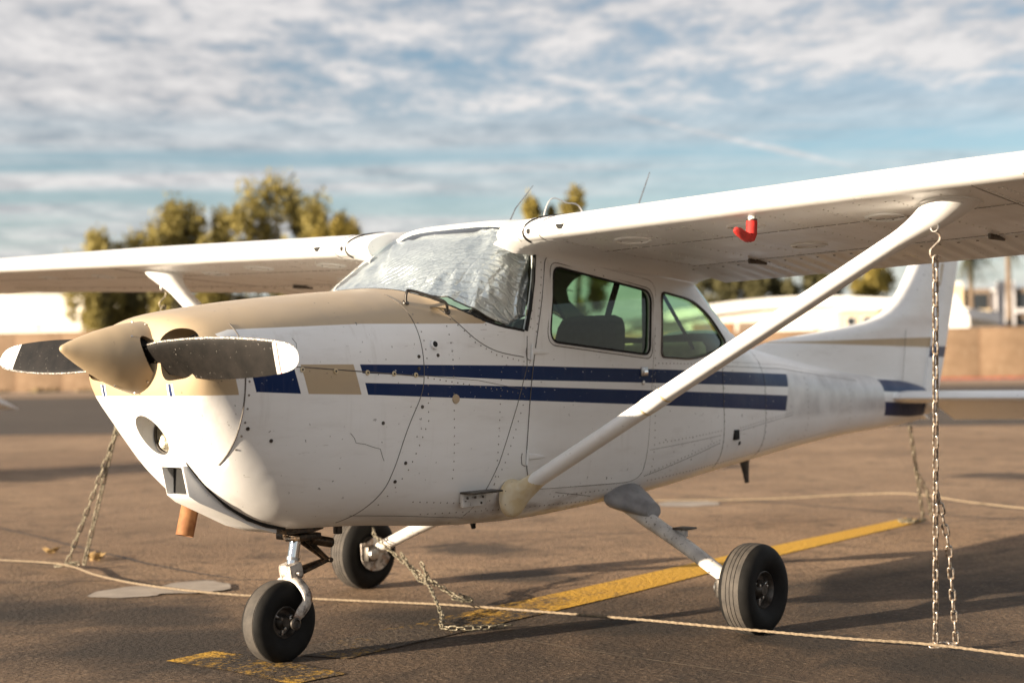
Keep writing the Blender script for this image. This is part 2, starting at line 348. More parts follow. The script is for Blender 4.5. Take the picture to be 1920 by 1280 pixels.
# ------------------------------------------------------------------ ground
def asphalt(name, a, b, c, yellow=None):
    t = MT(name); x, y, z = t.obj()
    big = t.noise(0.22, 4, 0.6, off=(3.1, 1.7, 0)); mid = t.noise(1.1, 5, 0.62, dist=0.4); fine = t.noise(20, 5, 0.75); grit = t.voro(34, 'F1'); grit2 = t.noise(40, 4, 0.8)
    col = t.mix((big*0.6+mid*0.4).ramp(0.38, 0.62), a, b)
    blot = t.noise(2.6, 5, 0.68, stretch=(0.55, 1.0, 1), off=(8.2, 4.4, 0), dist=0.6)
    col = t.mix(blot.ramp(0.55, 0.70)*0.75, col, c)
    # oil and tyre marks lie thick where the aeroplane stands and thin out away from it
    d2 = (x-0.2)*(x-0.2)*0.16 + (y+1.0)*(y+1.0)*0.30
    col = t.mix((1.0-d2.ramp(0.15, 2.2))*t.noise(0.9, 5, 0.65, off=(1, 6, 0), dist=0.5).ramp(0.30, 0.62)*0.80, col, c)
    # old seal coat on the near half of the stand; to port its ragged edge paints in the aircraft's shadow
    xb = piece(y, [(-3.0, 6.0), (-0.9, 4.6), (-0.5, 3.0), (0.2, 1.7), (3.0, 0.7), (8.0, 0.2)])
    seal = (xb - x + (mid-0.5)*2.4 + (blot-0.5)*1.2).ramp(-0.5, 0.9)
    col = t.mix(seal*(t.noise(1.3, 5, 0.7, stretch=(0.7, 1.1, 1), off=(4, 2, 0), dist=0.7).ramp(0.32, 0.62)*0.55+0.40), col, t.mix(blot.ramp(0.35, 0.65), (0.058, 0.038, 0.024), (0.024, 0.017, 0.0115)))
    col = t.mix(fine.ramp(0.40, 0.72)*0.40, col, tuple(q*0.35 for q in a))
    col = t.mix((1.0-grit.ramp(0.05, 0.45))*(1.0-grit2.ramp(0.38, 0.52))*0.60, col, (0.40, 0.31, 0.22)); col = t.mix(grit2.ramp(0.52, 0.62)*0.85, col, tuple(q*0.6 for q in c)); str_ = t.noise(5.5, 5, 0.72, stretch=(1.0, 0.6, 1), off=(2, 9, 0), dist=0.8); col = t.mix(str_.ramp(0.52, 0.66)*0.55, col, c)
    stn = None
    for sx_, sy_, sr in ((1.32, -2.2, 0.42), (1.45, -1.55, 0.22), (1.35, -0.75, 0.30), (0.95, 0.25, 0.35), (0.15, 1.5, 0.40), (-0.15, 2.1, 0.45), (-0.35, 0.7, 0.5), (2.3, 0.9, 0.3), (3.2, 1.9, 0.35)):
        d_ = ((x-sx_)*(x-sx_)+(y-sy_)*(y-sy_)*0.45)._m('SQRT')*(1.0/sr) + (blot-0.5)*2.6 + (fine-0.5)*0.9
        e_ = 1.0-d_.ramp(0.55, 1.05); stn = e_ if stn is None else stn.max(e_)
    col = t.mix(stn*0.78, col, (0.020, 0.015, 0.011))
    if yellow:
        wear = t.noise(1.7, 5, 0.65, off=(2, 5, 0)); w2 = t.noise(34, 4, 0.7, off=(5, 5, 0))
        left = x.ramp(0.9, 2.6).max((1.0-x.ramp(-0.3, 0.1))*0.20)
        msk = (wear*0.62+w2*0.38 + left*0.26 - 0.04).ramp(0.48, 0.60)
        col = t.mix(msk*0.92, col, yellow)
    t.put('Base Color', col); t.put('Roughness', 0.82); t.put('Specular IOR Level', 0.35)
    t.bump(grit*-0.6+fine*0.9+grit2*1.0, 0.85, 0.016); M[name] = t.m
asphalt('apron', (0.230, 0.146, 0.085), (0.380, 0.252, 0.152), (0.062, 0.041, 0.026))
asphalt('yellow_line', (0.150, 0.108, 0.072), (0.23, 0.168, 0.112), (0.05, 0.037, 0.027), (0.60, 0.34, 0.030))
asphalt('dark_asphalt', (0.060, 0.046, 0.036), (0.095, 0.072, 0.055), (0.034, 0.027, 0.022))
simple('cement', (0.34, 0.29, 0.24), 0.85, var=0.25, scale=5, bump=0.3, bscale=60)
simple('dirt', (0.24, 0.17, 0.11), 0.95, var=0.4, scale=0.6, bump=0.3)
simple('pale_joint', (0.17, 0.13, 0.09), 0.9, var=0.6, scale=9); simple('tar', (0.02, 0.018, 0.016), 0.6, var=0.3)
def sheet(name, pts, z, mat, kind='structure', parent=None):
    b = MB(); b.add([(p[0], p[1], z) for p in pts], [tuple(range(len(pts)))]); o = b.build(name, mat, parent, smooth=False)
    o.data.flip_normals() if o.data.polygons[0].normal.z < 0 else None
    if kind: o['kind'] = kind
    return o
b = MB(); R_ = [0, 15, 60, 300, 3000]
rows = [[(rr*math.cos(2*PI*k/48)+2, rr*math.sin(2*PI*k/48)+2, 0) for k in range(48)] for rr in R_[1:]]
b.grid(rows, True, cap0=True); g = b.build('ground', 'apron', smooth=False); g['kind'] = 'structure'
for p in g.data.polygons:
    if p.normal.z < 0: p.flip()
# lead-in line and its cross bar
def ribbon_pts(path, w_):
    L_, R2 = [], []
    path = [Vector((p[0], p[1])) for p in path]
    for i, p in enumerate(path):
        t_ = (path[min(i+1, len(path)-1)]-path[max(i-1, 0)]).normalized(); n_ = Vector((-t_.y, t_.x))
        L_.append(p+n_*w_/2); R2.append(p-n_*w_/2)
    return L_+R2[::-1]
sheet('painted_line', [(-0.15, 0.16), (1.96, 0.235), (3.68, 0.34), (6.53, 0.46), (6.48, 0.25), (4.01, 0.085), (2.05, -0.10), (-0.05, -0.20)], 0.004, 'yellow_line')
sheet('painted_line', ribbon_pts([(-0.40, 0.40), (-0.37, 0.0), (-0.40, -0.42)], 0.27), 0.004, 'yellow_line')
def pale(pts, w_):
    sheet('pavement_joint', ribbon_pts(pts, w_), 0.003, 'pale_joint')
pale([(0.74, -0.45), (0.70, -0.81), (0.685, -1.3), (0.665, -1.91), (0.64, -2.4)], 0.009)
def blob(cx, cy, a, b_, rot, n=28, jag=0.08):
    out = []
    for k in range(n):
        th = 2*PI*k/n; rr = 1+jag*math.sin(3*th+cx)+jag*0.6*math.sin(7*th+cy)
        p = Vector((a*rr*math.cos(th), b_*rr*math.sin(th))); p.rotate(Matrix.Rotation(rot, 2)); out.append((cx+p.x, cy+p.y))
    return out
sheet('cement_pad', blob(0.58, 2.22, 0.23, 0.20, 0.3), 0.005, 'cement')
sheet('cement_pad', blob(0.88, 2.06, 0.25, 0.22, 0.6), 0.009, 'cement')
sheet('cement_pad', blob(6.72, 2.62, 0.32, 0.27, 0.4), 0.005, 'cement')
# taxi lane and the verge under the wall (wall runs along D)
D = Vector((0.545, -0.838)); Nn = Vector((0.838, 0.545))
def lane(name, d0, d1, s0, s1, z, mat):
    o_ = Vector((-4.42, -4.88)) 
    sheet(name, [o_+Nn*d0+D*s0, o_+Nn*d0+D*s1, o_+Nn*d1+D*s1, o_+Nn*d1+D*s0], z, mat)
lane('taxiway', 30, 84, -160, 160, 0.006, 'dark_asphalt')
lane('verge', 108, 400, -260, 260, 0.010, 'dirt')
lane('pavement', 102, 108, -160, 160, 0.012, 'cement')
# crack filler wandering over the apron
def crack(pts, w_):
    pts = [Vector((p[0], p[1], 0)) for p in pts]; sp = smoothpath(pts, 8)
    sp = [(p.x+0.02*noise.noise(p*2.0), p.y+0.03*noise.noise(p*2.0+Vector((5, 0, 0)))) for p in sp]
    b = MB(); q = ribbon_pts(sp, w_); n = len(sp)
    b.add([(p[0], p[1], 0.0025) for p in q], [(i, i+1, 2*n-2-i, 2*n-1-i) for i in range(n-1)])
    o = b.build('crack_filler', 'tar', smooth=False); o['kind'] = 'structure'
    for p in o.data.polygons:
        if p.normal.z < 0: p.flip()
crack([(2.2, 6.5), (1.7, 4.4), (1.35, 2.9), (1.3, 2.2)], 0.022)
crack([(0.3, 3.3), (0.9, 2.6), (1.6, 1.7), (2.0, 1.55)], 0.014)
crack([(7.6, 3.9), (7.2, 2.0), (6.9, 0.4), (6.9, -1.6)], 0.035)
crack([(3.9, 2.9), (4.5, 1.6), (4.7, 0.7)], 0.016)

# ------------------------------------------------------------------ the aeroplane
PL = empty('light_aircraft', label='white high-wing light aircraft with tan nose and twin blue stripes, chained down on the apron', cat='airplane', group='light aircraft tied down on the apron')
fw = pchip([-0.955, -0.948, -0.93, -0.90, -0.86, -0.80, -0.72, -0.5, -0.2, 0.13, 0.5, 0.9, 1.75, 2.1, 2.5, 3.2, 4.0, 5.0, 5.7, 5.87],
           [0.22, 0.285, 0.345, 0.378, 0.394, 0.410, 0.424, 0.455, 0.485, 0.508, 0.525, 0.533, 0.533, 0.518, 0.475, 0.37, 0.265, 0.15, 0.085, 0.065])
ft_ = pchip([-0.955, -0.93, -0.90, -0.86, -0.80, -0.7, -0.49, -0.05, 0.18, 0.28, 0.4, 0.6, 0.78, 0.95, 1.2, 1.75, 2.1, 2.35, 2.6, 2.85, 3.05, 3.4, 4.57, 5.7, 5.87],
            [1.365, 1.415, 1.434, 1.449, 1.462, 1.478, 1.508, 1.555, 1.575, 1.590, 1.668, 1.785, 1.875, 1.920, 1.935, 1.915, 1.85, 1.745, 1.60, 1.46, 1.375, 1.315, 1.17, 1.07, 1.04])
fb_ = pchip([-0.955, -0.945, -0.93, -0.90, -0.86, -0.80, -0.72, -0.6, -0.45, -0.28, 0.0, 0.5, 0.9, 1.35, 2.1, 2.8, 4.4, 5.8, 5.87],
            [1.14, 1.10, 1.06, 1.01, 0.95, 0.86, 0.758, 0.662, 0.595, 0.562, 0.552, 0.515, 0.505, 0.522, 0.572, 0.622, 0.735, 0.80, 0.85])
fc_ = pchip([-0.955, -0.8, -0.5, 0.0, 0.5, 1.7, 2.5, 4.0, 5.87], [1.25, 1.23, 1.18, 1.15, 1.15, 1.14, 1.08, 0.98, 0.95])
fn_ = pchip([-0.955, -0.6, 0.0, 0.25, 0.6, 1.0, 2.0, 2.6, 3.1, 4.5, 5.87], [2.3, 2.5, 2.7, 2.8, 3.6, 4.6, 4.4, 3.2, 2.5, 2.3, 2.2])
fm_ = pchip([-0.955, -0.7, -0.4, 0.0, 0.6, 1.8, 2.6, 4.5, 5.87], [2.2, 2.3, 2.7, 3.6, 5.2, 5.2, 4.0, 2.8, 2.3])
def sect(x): return fw(x), ft_(x), fb_(x), fc_(x), fn_(x), fm_(x)
def ring_pt(x, th, s=1.0, P=None):
    w_, zt, zb, zc, n, m = P or sect(x); c_, s_ = math.cos(th), math.sin(th); e = n if s_ >= 0 else m
    yy = math.copysign(abs(c_)**(2/e), c_)*w_; zz = math.copysign(abs(s_)**(2/e), s_)
    return Vector((x, yy*s, zc + zz*((zt-zc) if zz >= 0 else (zc-zb))*s))
def hw(x, z):
    w_, zt, zb, zc, n, m = sect(x)
    q = (z-zc)/(zt-zc) if z >= zc else (zc-z)/(zc-zb); e = n if z >= zc else m
    return w_*max(0.0, 1-min(1, q)**e)**(1/e)
def skin(x, z, off=0.0, side=-1):
    """point on the flank at station x and height z, lifted off along the skin's normal"""
    p = Vector((x, hw(x, z), z)); e = 0.004
    a = Vector((x+e, hw(x+e, z), z))-Vector((x-e, hw(x-e, z), z)); b_ = Vector((x, hw(x, z+e), z+e))-Vector((x, hw(x, z-e), z-e))
    n_ = b_.cross(a).normalized(); n_ = n_ if n_.y > 0 else -n_
    p = p+n_*off; return Vector((p.x, p.y*side, p.z))
NT = 80
TH = [2*PI*k/NT for k in range(NT)]
def loft(xs): return [[ring_pt(x, th, 1.0, sect(x)) for th in TH] for x in xs]
# --- nose bowl and cowling
xs = [-0.955, -0.953, -0.950, -0.945, -0.938, -0.93, -0.92, -0.905, -0.89, -0.87, -0.85, -0.83, -0.81, -0.79, -0.77, -0.752]
bowl = MB().grid(loft(xs), True, True, True).build('nose_bowl', 'livery', PL, angle=50)
cuts = []
for s_ in (-1, 1):     # cooling inlets either side of the spinner
    pl = fillet([(0.150*s_, 1.34), (0.22*s_, 1.390), (0.315*s_, 1.378), (0.366*s_, 1.30), (0.340*s_, 1.200), (0.18*s_, 1.182)], 0.05)
    rows = [[(xx, p[0]*k_+(1-k_)*0.24*s_, p[1]*k_+(1-k_)*1.27) for p in pl] for xx, k_ in ((-1.1, 1.0), (-0.90, 1.0), (-0.86, 0.93), (-0.80, 0.72))]
    cuts.append(MB().grid(rows, True, True, True).build('cut', None))
la = Vector((-0.93, 0, -0.36)).normalized(); lo_ = Vector((-0.82, 0.0, 0.975))       # landing light well
lx = Vector((-1, 0, 0.0))
cuts.append(MB().lathe([(0.079, 0.15), (0.079, -0.055), ], lo_, lx, 36).build('cut', None))
cuts.append(MB().box((-0.86, -0.035, 0.795), (0.40, 0.128, 0.108)).build('cut', None)); boolean(bowl, cuts, angle=40)
for s_ in (-1, 1):
    MB().box((-0.835, 0.235*s_, 1.275), (0.004, 0.20, 0.17)).build('inlet_dark_plug', 'dark', PL)  # dark plug at depth, standing for the shade inside the inlet
    for k in range(5): MB().box((-0.845, (0.17+0.035*k)*s_, 1.27), (0.006, 0.006, 0.17)).build('cylinder_fin', 'dark_metal', PL)
lens = MB().lathe([(0.0, 0.005), (0.03, 0.0045), (0.055, 0.003), (0.066, 0.0), (0.072, -0.004), (0.072, -0.02)], lo_-lx*0.018, lx, 32, False).build('landing_light', 'light_lens', PL)
t = MT('light_reflector'); v = t.voro(60); t.put('Base Color', t.mix(v.ramp(0.1, 0.6), (0.07, 0.065, 0.05), (0.24, 0.22, 0.18))); t.put('Metallic', 0.5); t.put('Roughness', 0.35); t.bump(v, 0.5, 0.004); M['reflector'] = t.m
MB().lathe([(0.0, -0.012), (0.04, -0.008), (0.066, 0.002)], lo_-lx*0.018, lx, 32, False).build('reflector', 'reflector', lens)
MB().lathe([(0.074, 0.0), (0.074, 0.012), (0.068, 0.012), (0.068, 0.0)], lo_-lx*0.018, lx, 32, False).build('bezel', 'dark_metal', lens)
xs = list(np.linspace(-0.752, 0.13, 34))
cowl = MB().grid(loft(xs), True, True, True).build('cowling', 'livery', PL, angle=50)
# --- cabin and tail cone
xs = list(np.linspace(0.13, 1.0, 34))+list(np.linspace(1.03, 3.2, 50))+list(np.linspace(3.26, 5.87, 34))
fus = MB().grid(loft(xs), True, False, True).build('fuselage', 'livery', PL, angle=50); fus.data.materials.append(M['headliner'])
md = fus.modifiers.new('s', 'SOLIDIFY'); md.thickness = 0.018; md.offset = -1; md.use_even_offset = False; md.material_offset = 1
DW = fillet([(0.990, 1.684), (1.748, 1.588), (1.718, 1.272), (0.930, 1.336)], [0.055, 0.06, 0.05, 0.07], 8)
RW = fillet([(1.852, 1.590), (2.16, 1.556), (2.36, 1.480), (2.545, 1.340), (2.47, 1.295), (2.116, 1.250), (1.825, 1.262)], [0.03, 0.08, 0.10, 0.04, 0.08, 0.08, 0.03], 6)
WS = [(0.205, 1.70), (0.205, 1.585), (0.25, 1.560), (0.31, 1.520), (0.38, 1.478), (0.505, 1.427), (0.63, 1.400), (0.765, 1.383), (0.80, 1.48), (0.885, 1.738), (0.90, 1.79), (0.875, 1.85), (0.835, 2.1), (0.205, 2.1)]
RG = [(2.30, 1.60), (2.42, 1.52), (2.62, 1.40), (2.80, 1.385), (2.92, 1.40), (3.0, 1.6), (2.6, 2.0), (2.28, 2.0), (2.26, 1.66)]
boolean(fus, [MB().prism(p, -1.2, 1.2).build('cut', None) for p in (DW, RW, WS, RG)], angle=40)
# cabin lining (headliner, side trim, floor) sits inside the skin
def inside(poly, x, z):
    c_ = False; n = len(poly)
    for i in range(n):
        (x1, z1), (x2, z2) = poly[i], poly[i-1]
        if (z1 > z) != (z2 > z) and x < (x2-x1)*(z-z1)/(z2-z1)+x1: c_ = not c_
    return c_
def surf_glass(poly, x0, x1, th0, th1, nth, ns, shrink, mod=None, srange=(0, 1)):
    rows = []
    for i in range(nth+1):
        th = th0+(th1-th0)*i/nth; xx = np.linspace(x0, x1, 260)
        ins = [q for q in xx if inside(poly, q, ring_pt(q, th).z)]
        if len(ins) < 2: continue
        lo, hi = ins[0], ins[-1]; row = []; u = i/nth
        s0, s1 = (srange(u) if callable(srange) else srange)
        for j in range(ns+1):
            s_ = s0+(s1-s0)*j/ns; q = lo+(hi-lo)*s_; P = list(sect(q)); k = shrink
            P[0] -= k; P[1] -= k; p = ring_pt(q, th, 1, P)
            if mod: p = mod(p, u, s_, q, th)
            rows.append(p) if False else row.append(p)
        rows.append(row)
    return rows
thA = 0.07
ws_rows = surf_glass(WS, 0.15, 1.0, thA, PI-thA, 90, 16, 0.006)
wind = MB().grid(ws_rows).build('windshield', 'glass_clear', PL, angle=180)
MB().grid(surf_glass(RG, 2.2, 3.1, 0.25, PI-0.25, 50, 10, 0.006)).build('rear_window', 'glass_green', PL, angle=180)
# black sealing strip round the windshield
edge = [r_[0] for r_ in ws_rows]
def strip_tube(pts, rad, name, mat, par, n=6): return MB().tube(pts, rad, n).build(name, mat, par)
strip_tube(edge, 0.008, 'seal', 'dark', wind)
strip_tube([skin(*p, 0.002) for p in [(0.768, 1.384), (0.80, 1.48), (0.84, 1.61), (0.885, 1.738)]], 0.009, 'seal', 'dark', wind)
strip_tube([skin(*p, 0.002, 1) for p in [(0.768, 1.384), (0.80, 1.48), (0.84, 1.61), (0.885, 1.738)]], 0.009, 'seal', 'dark', wind)
# panels laid on the flank (door skin, panes)
def by_angle(poly, c, N):
    out = []
    for k in range(N):
        a = 2*PI*k/N; d = Vector((math.cos(a), math.sin(a))); best = None
        for i in range(len(poly)):
            p = Vector(poly[i-1])-Vector(c); q = Vector(poly[i])-Vector(c); e = q-p; den = d.x*e.y-d.y*e.x
            if abs(den) < 1e-12: continue
            tt = (p.x*e.y-p.y*e.x)/den; uu = (p.x*d.y-p.y*d.x)/den
            if tt > 0 and -1e-6 <= uu <= 1+1e-6: best = tt if best is None else max(best, tt)
        out.append((c[0]+d.x*best, c[1]+d.y*best))
    return out
def ring_panel(outer, inner, off, side, N=150, loops=7, thick=0.0):
    c = (sum(p[0] for p in (inner or outer))/len(inner or outer), sum(p[1] for p in (inner or outer))/len(inner or outer))
    A_ = by_angle(outer, c, N); B_ = by_angle(inner, c, N) if inner else [c]*N
    rows = []
    if thick: rows.append([skin(*p, off-thick, side) for p in A_])
    for j in range(loops+1):
        k = j/loops*(1.0 if inner else 0.985)
        rows.append([skin(a[0]*(1-k)+b_[0]*k, a[1]*(1-k)+b_[1]*k, off, side) for a, b_ in zip(A_, B_)])
    if thick and inner: rows.append([skin(*p, off-thick, side) for p in B_])
    return MB().grid(rows, True, False, not inner)
DO = fillet([(0.948, 1.742), (1.800, 1.640), (1.742, 1.20), (1.690, 0.78), (1.665, 0.648), (1.30, 0.655), (0.80, 0.668), (0.752, 0.79), (0.792, 1.12), (0.835, 1.34)], [0.07, 0.07, 0.2, 0.1, 0.14, 0.1, 0.05, 0.1, 0.1, 0.2], 8)
scal = lambda poly, k: [(p[0]+(p[0]-1.34)*k, p[1]+(p[1]-1.47)*k*2.0) for p in poly]
def tube_on(pts, rad, off, name, mat, par, side=-1, closed=False):
    q = [skin(*p, off, side) for p in pts]
    if closed: q = q+[q[0]]
    return MB().tube(q, rad, 5).build(name, mat, par)
def disc(p, n_, r_, h_, name, mat, par, n=12):
    return MB().lathe([(r_, 0), (r_*0.9, h_), (0.0001, h_*1.1)], p, n_, n).build(name, mat, par)
def normal(x, z, side=-1): return (skin(x, z, 0.01, side)-skin(x, z, 0, side)).normalized()
for side in (-1, 1):
    dr = ring_panel(DO, DW, 0.0035, side, thick=0.006).build('door', 'livery', PL, angle=40)
    wn_ = ring_panel(DW, None, -0.010, side).build('door_window', 'glass_green', dr, angle=180)
    tube_on(DW, 0.006, 0.003, 'window_frame', 'dark', wn_, side, True)
    tube_on(scal(DW, 0.030), 0.004, 0.004, 'window_frame', 'white', wn_, side, True)
    tube_on(scal(DW, 0.055), 0.0022, 0.0035, 'window_frame', 'seam', wn_, side, True)
    tube_on(DO, 0.0022, 0.002, 'door_gap', 'seam', dr, side, True)
    rg = ring_panel(RW, None, -0.010, side, loops=8).build('rear_side_window', 'glass_green', PL, angle=180)
    tube_on(RW, 0.0065, 0.002, 'window_frame', 'dark_metal', rg, side, True)
    # hinges
    for hx, hz_ in ((0.815, 1.288), (0.775, 0.815)):
        a = skin(hx+0.03, hz_, 0.006, side); hg = MB().tube([skin(hx-0.012, hz_+0.035, 0.007, side), skin(hx-0.016, hz_-0.035, 0.007, side)], 0.006, 6)
        hg.tube([skin(hx-0.01, hz_+0.004, 0.006, side), skin(hx+0.06, hz_, 0.006, side), skin(hx+0.13, hz_-0.006, 0.001, side)], [0.016, 0.012, 0.001], 8, flat=0.5)
        hg.build('hinge', 'livery', dr)
        tube_on([(hx-0.045, hz_+0.02), (hx-0.05, hz_), (hx-0.045, hz_-0.03), (hx-0.02, hz_-0.04)], 0.0018, 0.001, 'hinge_gap', 'seam', dr, side)
    hp = skin(1.665, 1.19, 0.006, side)
    MB().box(hp, (0.055, 0.012, 0.045)).build('handle', 'steel', dr, bevel=0.005)
    MB().box(hp+Vector((0.004, 0.008*side, -0.004)), (0.03, 0.006, 0.02)).build('handle_paddle', 'chrome', dr, bevel=0.002)
    disc(skin(1.655, 1.135, 0.004, side), normal(1.655, 1.135, side), 0.012, 0.006, 'lock', 'steel', dr)
# --- skin joints and rivet rows
def dens(pts, step):
    out = []
    for a, b_ in zip(pts, pts[1:]):
        a, b_ = Vector(a), Vector(b_); n = max(1, int((b_-a).length/step)); out += [a+(b_-a)*k/n for k in range(n)]
    return out+[Vector(pts[-1])]
def seam(pts, rad=0.0016, par=None, name='skin_joint', side=-1): return tube_on([tuple(p) for p in dens(pts, 0.04)], rad, 0.0003, name, 'seam', par or fus, side)
def girth(x, z0, z1, lean=0.0, n=26): return [(x+lean*(1.2-(z0+(z1-z0)*k/n)), z0+(z1-z0)*k/n) for k in range(n+1)]
for side in (-1, 1):
    seam([(p.x, p.y) for p in smoothpath([(0.1295, 1.54, 0), (0.129, 1.40, 0), (0.1285, 1.20, 0), (0.11, 1.11, 0), (0.048, 1.0, 0), (0.008, 0.914, 0), (-0.028, 0.807, 0), (-0.059, 0.72, 0), (-0.117, 0.638, 0), (-0.17, 0.59, 0)], 8)], 0.0020, cowl, side=side)
    seam([(-0.70, 1.235), (-0.5, 1.232), (0.0, 1.196), (0.128, 1.186)], 0.0022, cowl, side=side)
    seam([(0.775, 1.36), (0.77, 1.22), (0.70, 1.05), (0.58, 0.80), (0.47, 0.62), (0.42, 0.54)], 0.0020, side=side)
    seam([(0.13, 1.19), (0.45, 1.165), (0.74, 1.12)], 0.0012, side=side)
    seam([(p.x, p.y) for p in smoothpath([(0.30, 1.475, 0), (0.42, 1.36, 0), (0.56, 1.295, 0), (0.75, 1.265, 0)], 8)], 0.0018, side=side)
    seam(girth(2.47, 0.66, 1.22, 0.05), 0.0014, side=side)
    seam(girth(3.05, 0.68, 1.30, 0.02), 0.0012, side=side)
    seam([(1.70, 0.67), (2.45, 0.80)], 0.0012, side=side)
    seam([(2.70, 0.855), (3.45, 0.915)], 0.0010, side=side)
    seam([(1.72, 0.80), (2.45, 0.84)], 0.0010, side=side)
    seam([(1.0, 0.64), (1.3, 0.60), (1.33, 0.54)], 0.0014, side=side)
    seam([(2.5, 1.21), (3.4, 1.19), (4.6, 1.10)], 0.0012, side=side)
    seam([(-0.15, 0.62), (0.1, 0.60), (0.45, 0.565)], 0.0014, side=side)
    # ring where the bowl meets the cowling
    seam(girth(-0.752, 0.86, 1.40, 0.0), 0.0030, cowl, side=side)
    rv = MB()
    def rivets(pts, step=0.035, r_=0.0036):
        for p in dens(pts, step):
            try: rv.lathe([(r_, 0), (r_*0.7, 0.0016)], skin(p[0], p[1], 0.0, side), normal(p[0], p[1], side), 6)
            except Exception: pass
    for pts in ([(0.15, 1.45), (0.15, 1.0), (0.05, 0.80), (-0.05, 0.66)], [(0.79, 1.24), (0.74, 1.05), (0.62, 0.80), (0.50, 0.62)], [(0.33, 1.43), (0.44, 1.33), (0.57, 1.275), (0.75, 1.245)],
                [(0.15, 1.18), (0.74, 1.10)], [(0.60, 1.20), (0.55, 0.6)], [(0.86, 1.70), (0.80, 1.40)], [(0.915, 1.70), (0.84, 1.38)], [(1.78, 1.62), (1.77, 1.22), (1.75, 0.68)], [(1.80, 1.23), (2.5, 1.22)],
                [(1.75, 0.69), (2.44, 0.815)], [(1.75, 0.645), (2.8, 0.70), (4.2, 0.80)], [(2.49, 0.70), (2.49, 1.20)], [(3.07, 0.72), (3.07, 1.27)], [(1.0, 0.62), (1.7, 0.625)], [(0.2, 0.60), (0.75, 0.585), (1.35, 0.575)],
                [(2.70, 0.87), (3.45, 0.93)], [(3.7, 0.78), (3.7, 1.2)], [(4.4, 0.83), (4.4, 1.12)], [(0.12, 0.66), (0.45, 0.63)], [(2.5, 1.235), (3.4, 1.215), (4.6, 1.115)], [(0.30, 1.40), (0.30, 0.75)], [(1.8, 0.83), (2.45, 0.865)]): rivets(pts)
    rv.build('rivets', 'rivet', fus, recalc=False)['kind'] = 'stuff'
# stress cracks in the cowl paint
seam([(-0.265, 0.965), (-0.245, 0.945), (-0.235, 0.925), (-0.19, 0.918), (-0.15, 0.905), (-0.11, 0.895), (-0.095, 0.862), (-0.085, 0.845)], 0.0011, cowl, 'paint_crack')
seam([(-0.52, 1.345), (-0.508, 1.325), (-0.512, 1.305)], 0.0011, cowl, 'paint_crack')
# cowl fasteners
for fx, fz in ((-0.50, 1.222), (-0.34, 1.214), (-0.18, 1.206), (-0.04, 1.20), (0.08, 1.193)):
    f = disc(skin(fx, fz, 0.001), normal(fx, fz), 0.011, 0.004, 'cowl_fastener', 'yellowed', cowl, 14); disc(skin(fx, fz, 0.005), normal(fx, fz), 0.005, 0.002, 'screw', 'dark_metal', f, 8)
for fx, fz in ((0.105, 1.27), (0.10, 1.22), (0.03, 0.83), (-0.01, 0.755), (0.115, 1.06), (-0.62, 0.95), (-0.72, 1.00), (-0.10, 1.00)):
    disc(skin(fx, fz, 0.0), normal(fx, fz), 0.008, 0.003, 'screw', 'dark_metal', cowl, 10)
for k in range(9): disc(skin(-0.735, 0.92+0.052*k, 0.0), normal(-0.735, 0.92+0.052*k), 0.0045, 0.002, 'screw', 'rivet', cowl, 8)
v = disc(skin(0.20, 1.318, 0.002), normal(0.20, 1.318), 0.020, 0.008, 'primer_port', 'white', fus, 16); disc(skin(0.20, 1.320, 0.0105), normal(0.2, 1.32), 0.013, 0.002, 'port_hole', 'dark', v, 14)
disc(skin(0.215, 1.275, 0.0), normal(0.215, 1.275), 0.008, 0.003, 'screw', 'dark_metal', fus)
disc(skin(0.31, 1.088, 0.0), normal(0.31, 1.088), 0.021, 0.005, 'drain_cap', 'tan', fus, 18)
MB().box(skin(2.64, 0.835, 0.004), (0.055, 0.012, 0.055)).build('static_port', 'dark', fus, bevel=0.003)
disc(skin(2.71, 0.785, 0.0), normal(2.71, 0.785), 0.012, 0.004, 'static_vent', 'dark', fus)
# grab handle on the cowl deck
hpts = [skin(0.165, 1.500, 0.0), skin(0.175, 1.512, 0.035), skin(0.20, 1.515, 0.045), skin(0.30, 1.487, 0.045), skin(0.325, 1.475, 0.035), skin(0.33, 1.463, 0.0)]
gh = MB().tube(smoothpath(hpts, 5), 0.0065, 8).build('grab_handle', 'dark_metal', PL)
disc(hpts[0], normal(0.165, 1.50), 0.016, 0.006, 'foot', 'dark_metal', gh); disc(hpts[-1], normal(0.33, 1.463), 0.016, 0.006, 'foot', 'dark_metal', gh)
# boarding step bracket
st_ = MB().box(skin(0.435, 0.655, 0.012), (0.15, 0.02, 0.062)).build('foot_step', 'chipped', PL, bevel=0.004)
MB().box(skin(0.45, 0.692, 0.035), (0.20, 0.075, 0.010)).build('tread_plate', 'dark_metal', st_, bevel=0.003)
for k in range(6): disc(skin(0.385+0.045*(k % 3), 0.643 if k < 3 else 0.668, 0.024), (0, -1, 0), 0.006, 0.004, 'screw', 'dark_metal', st_, 8)
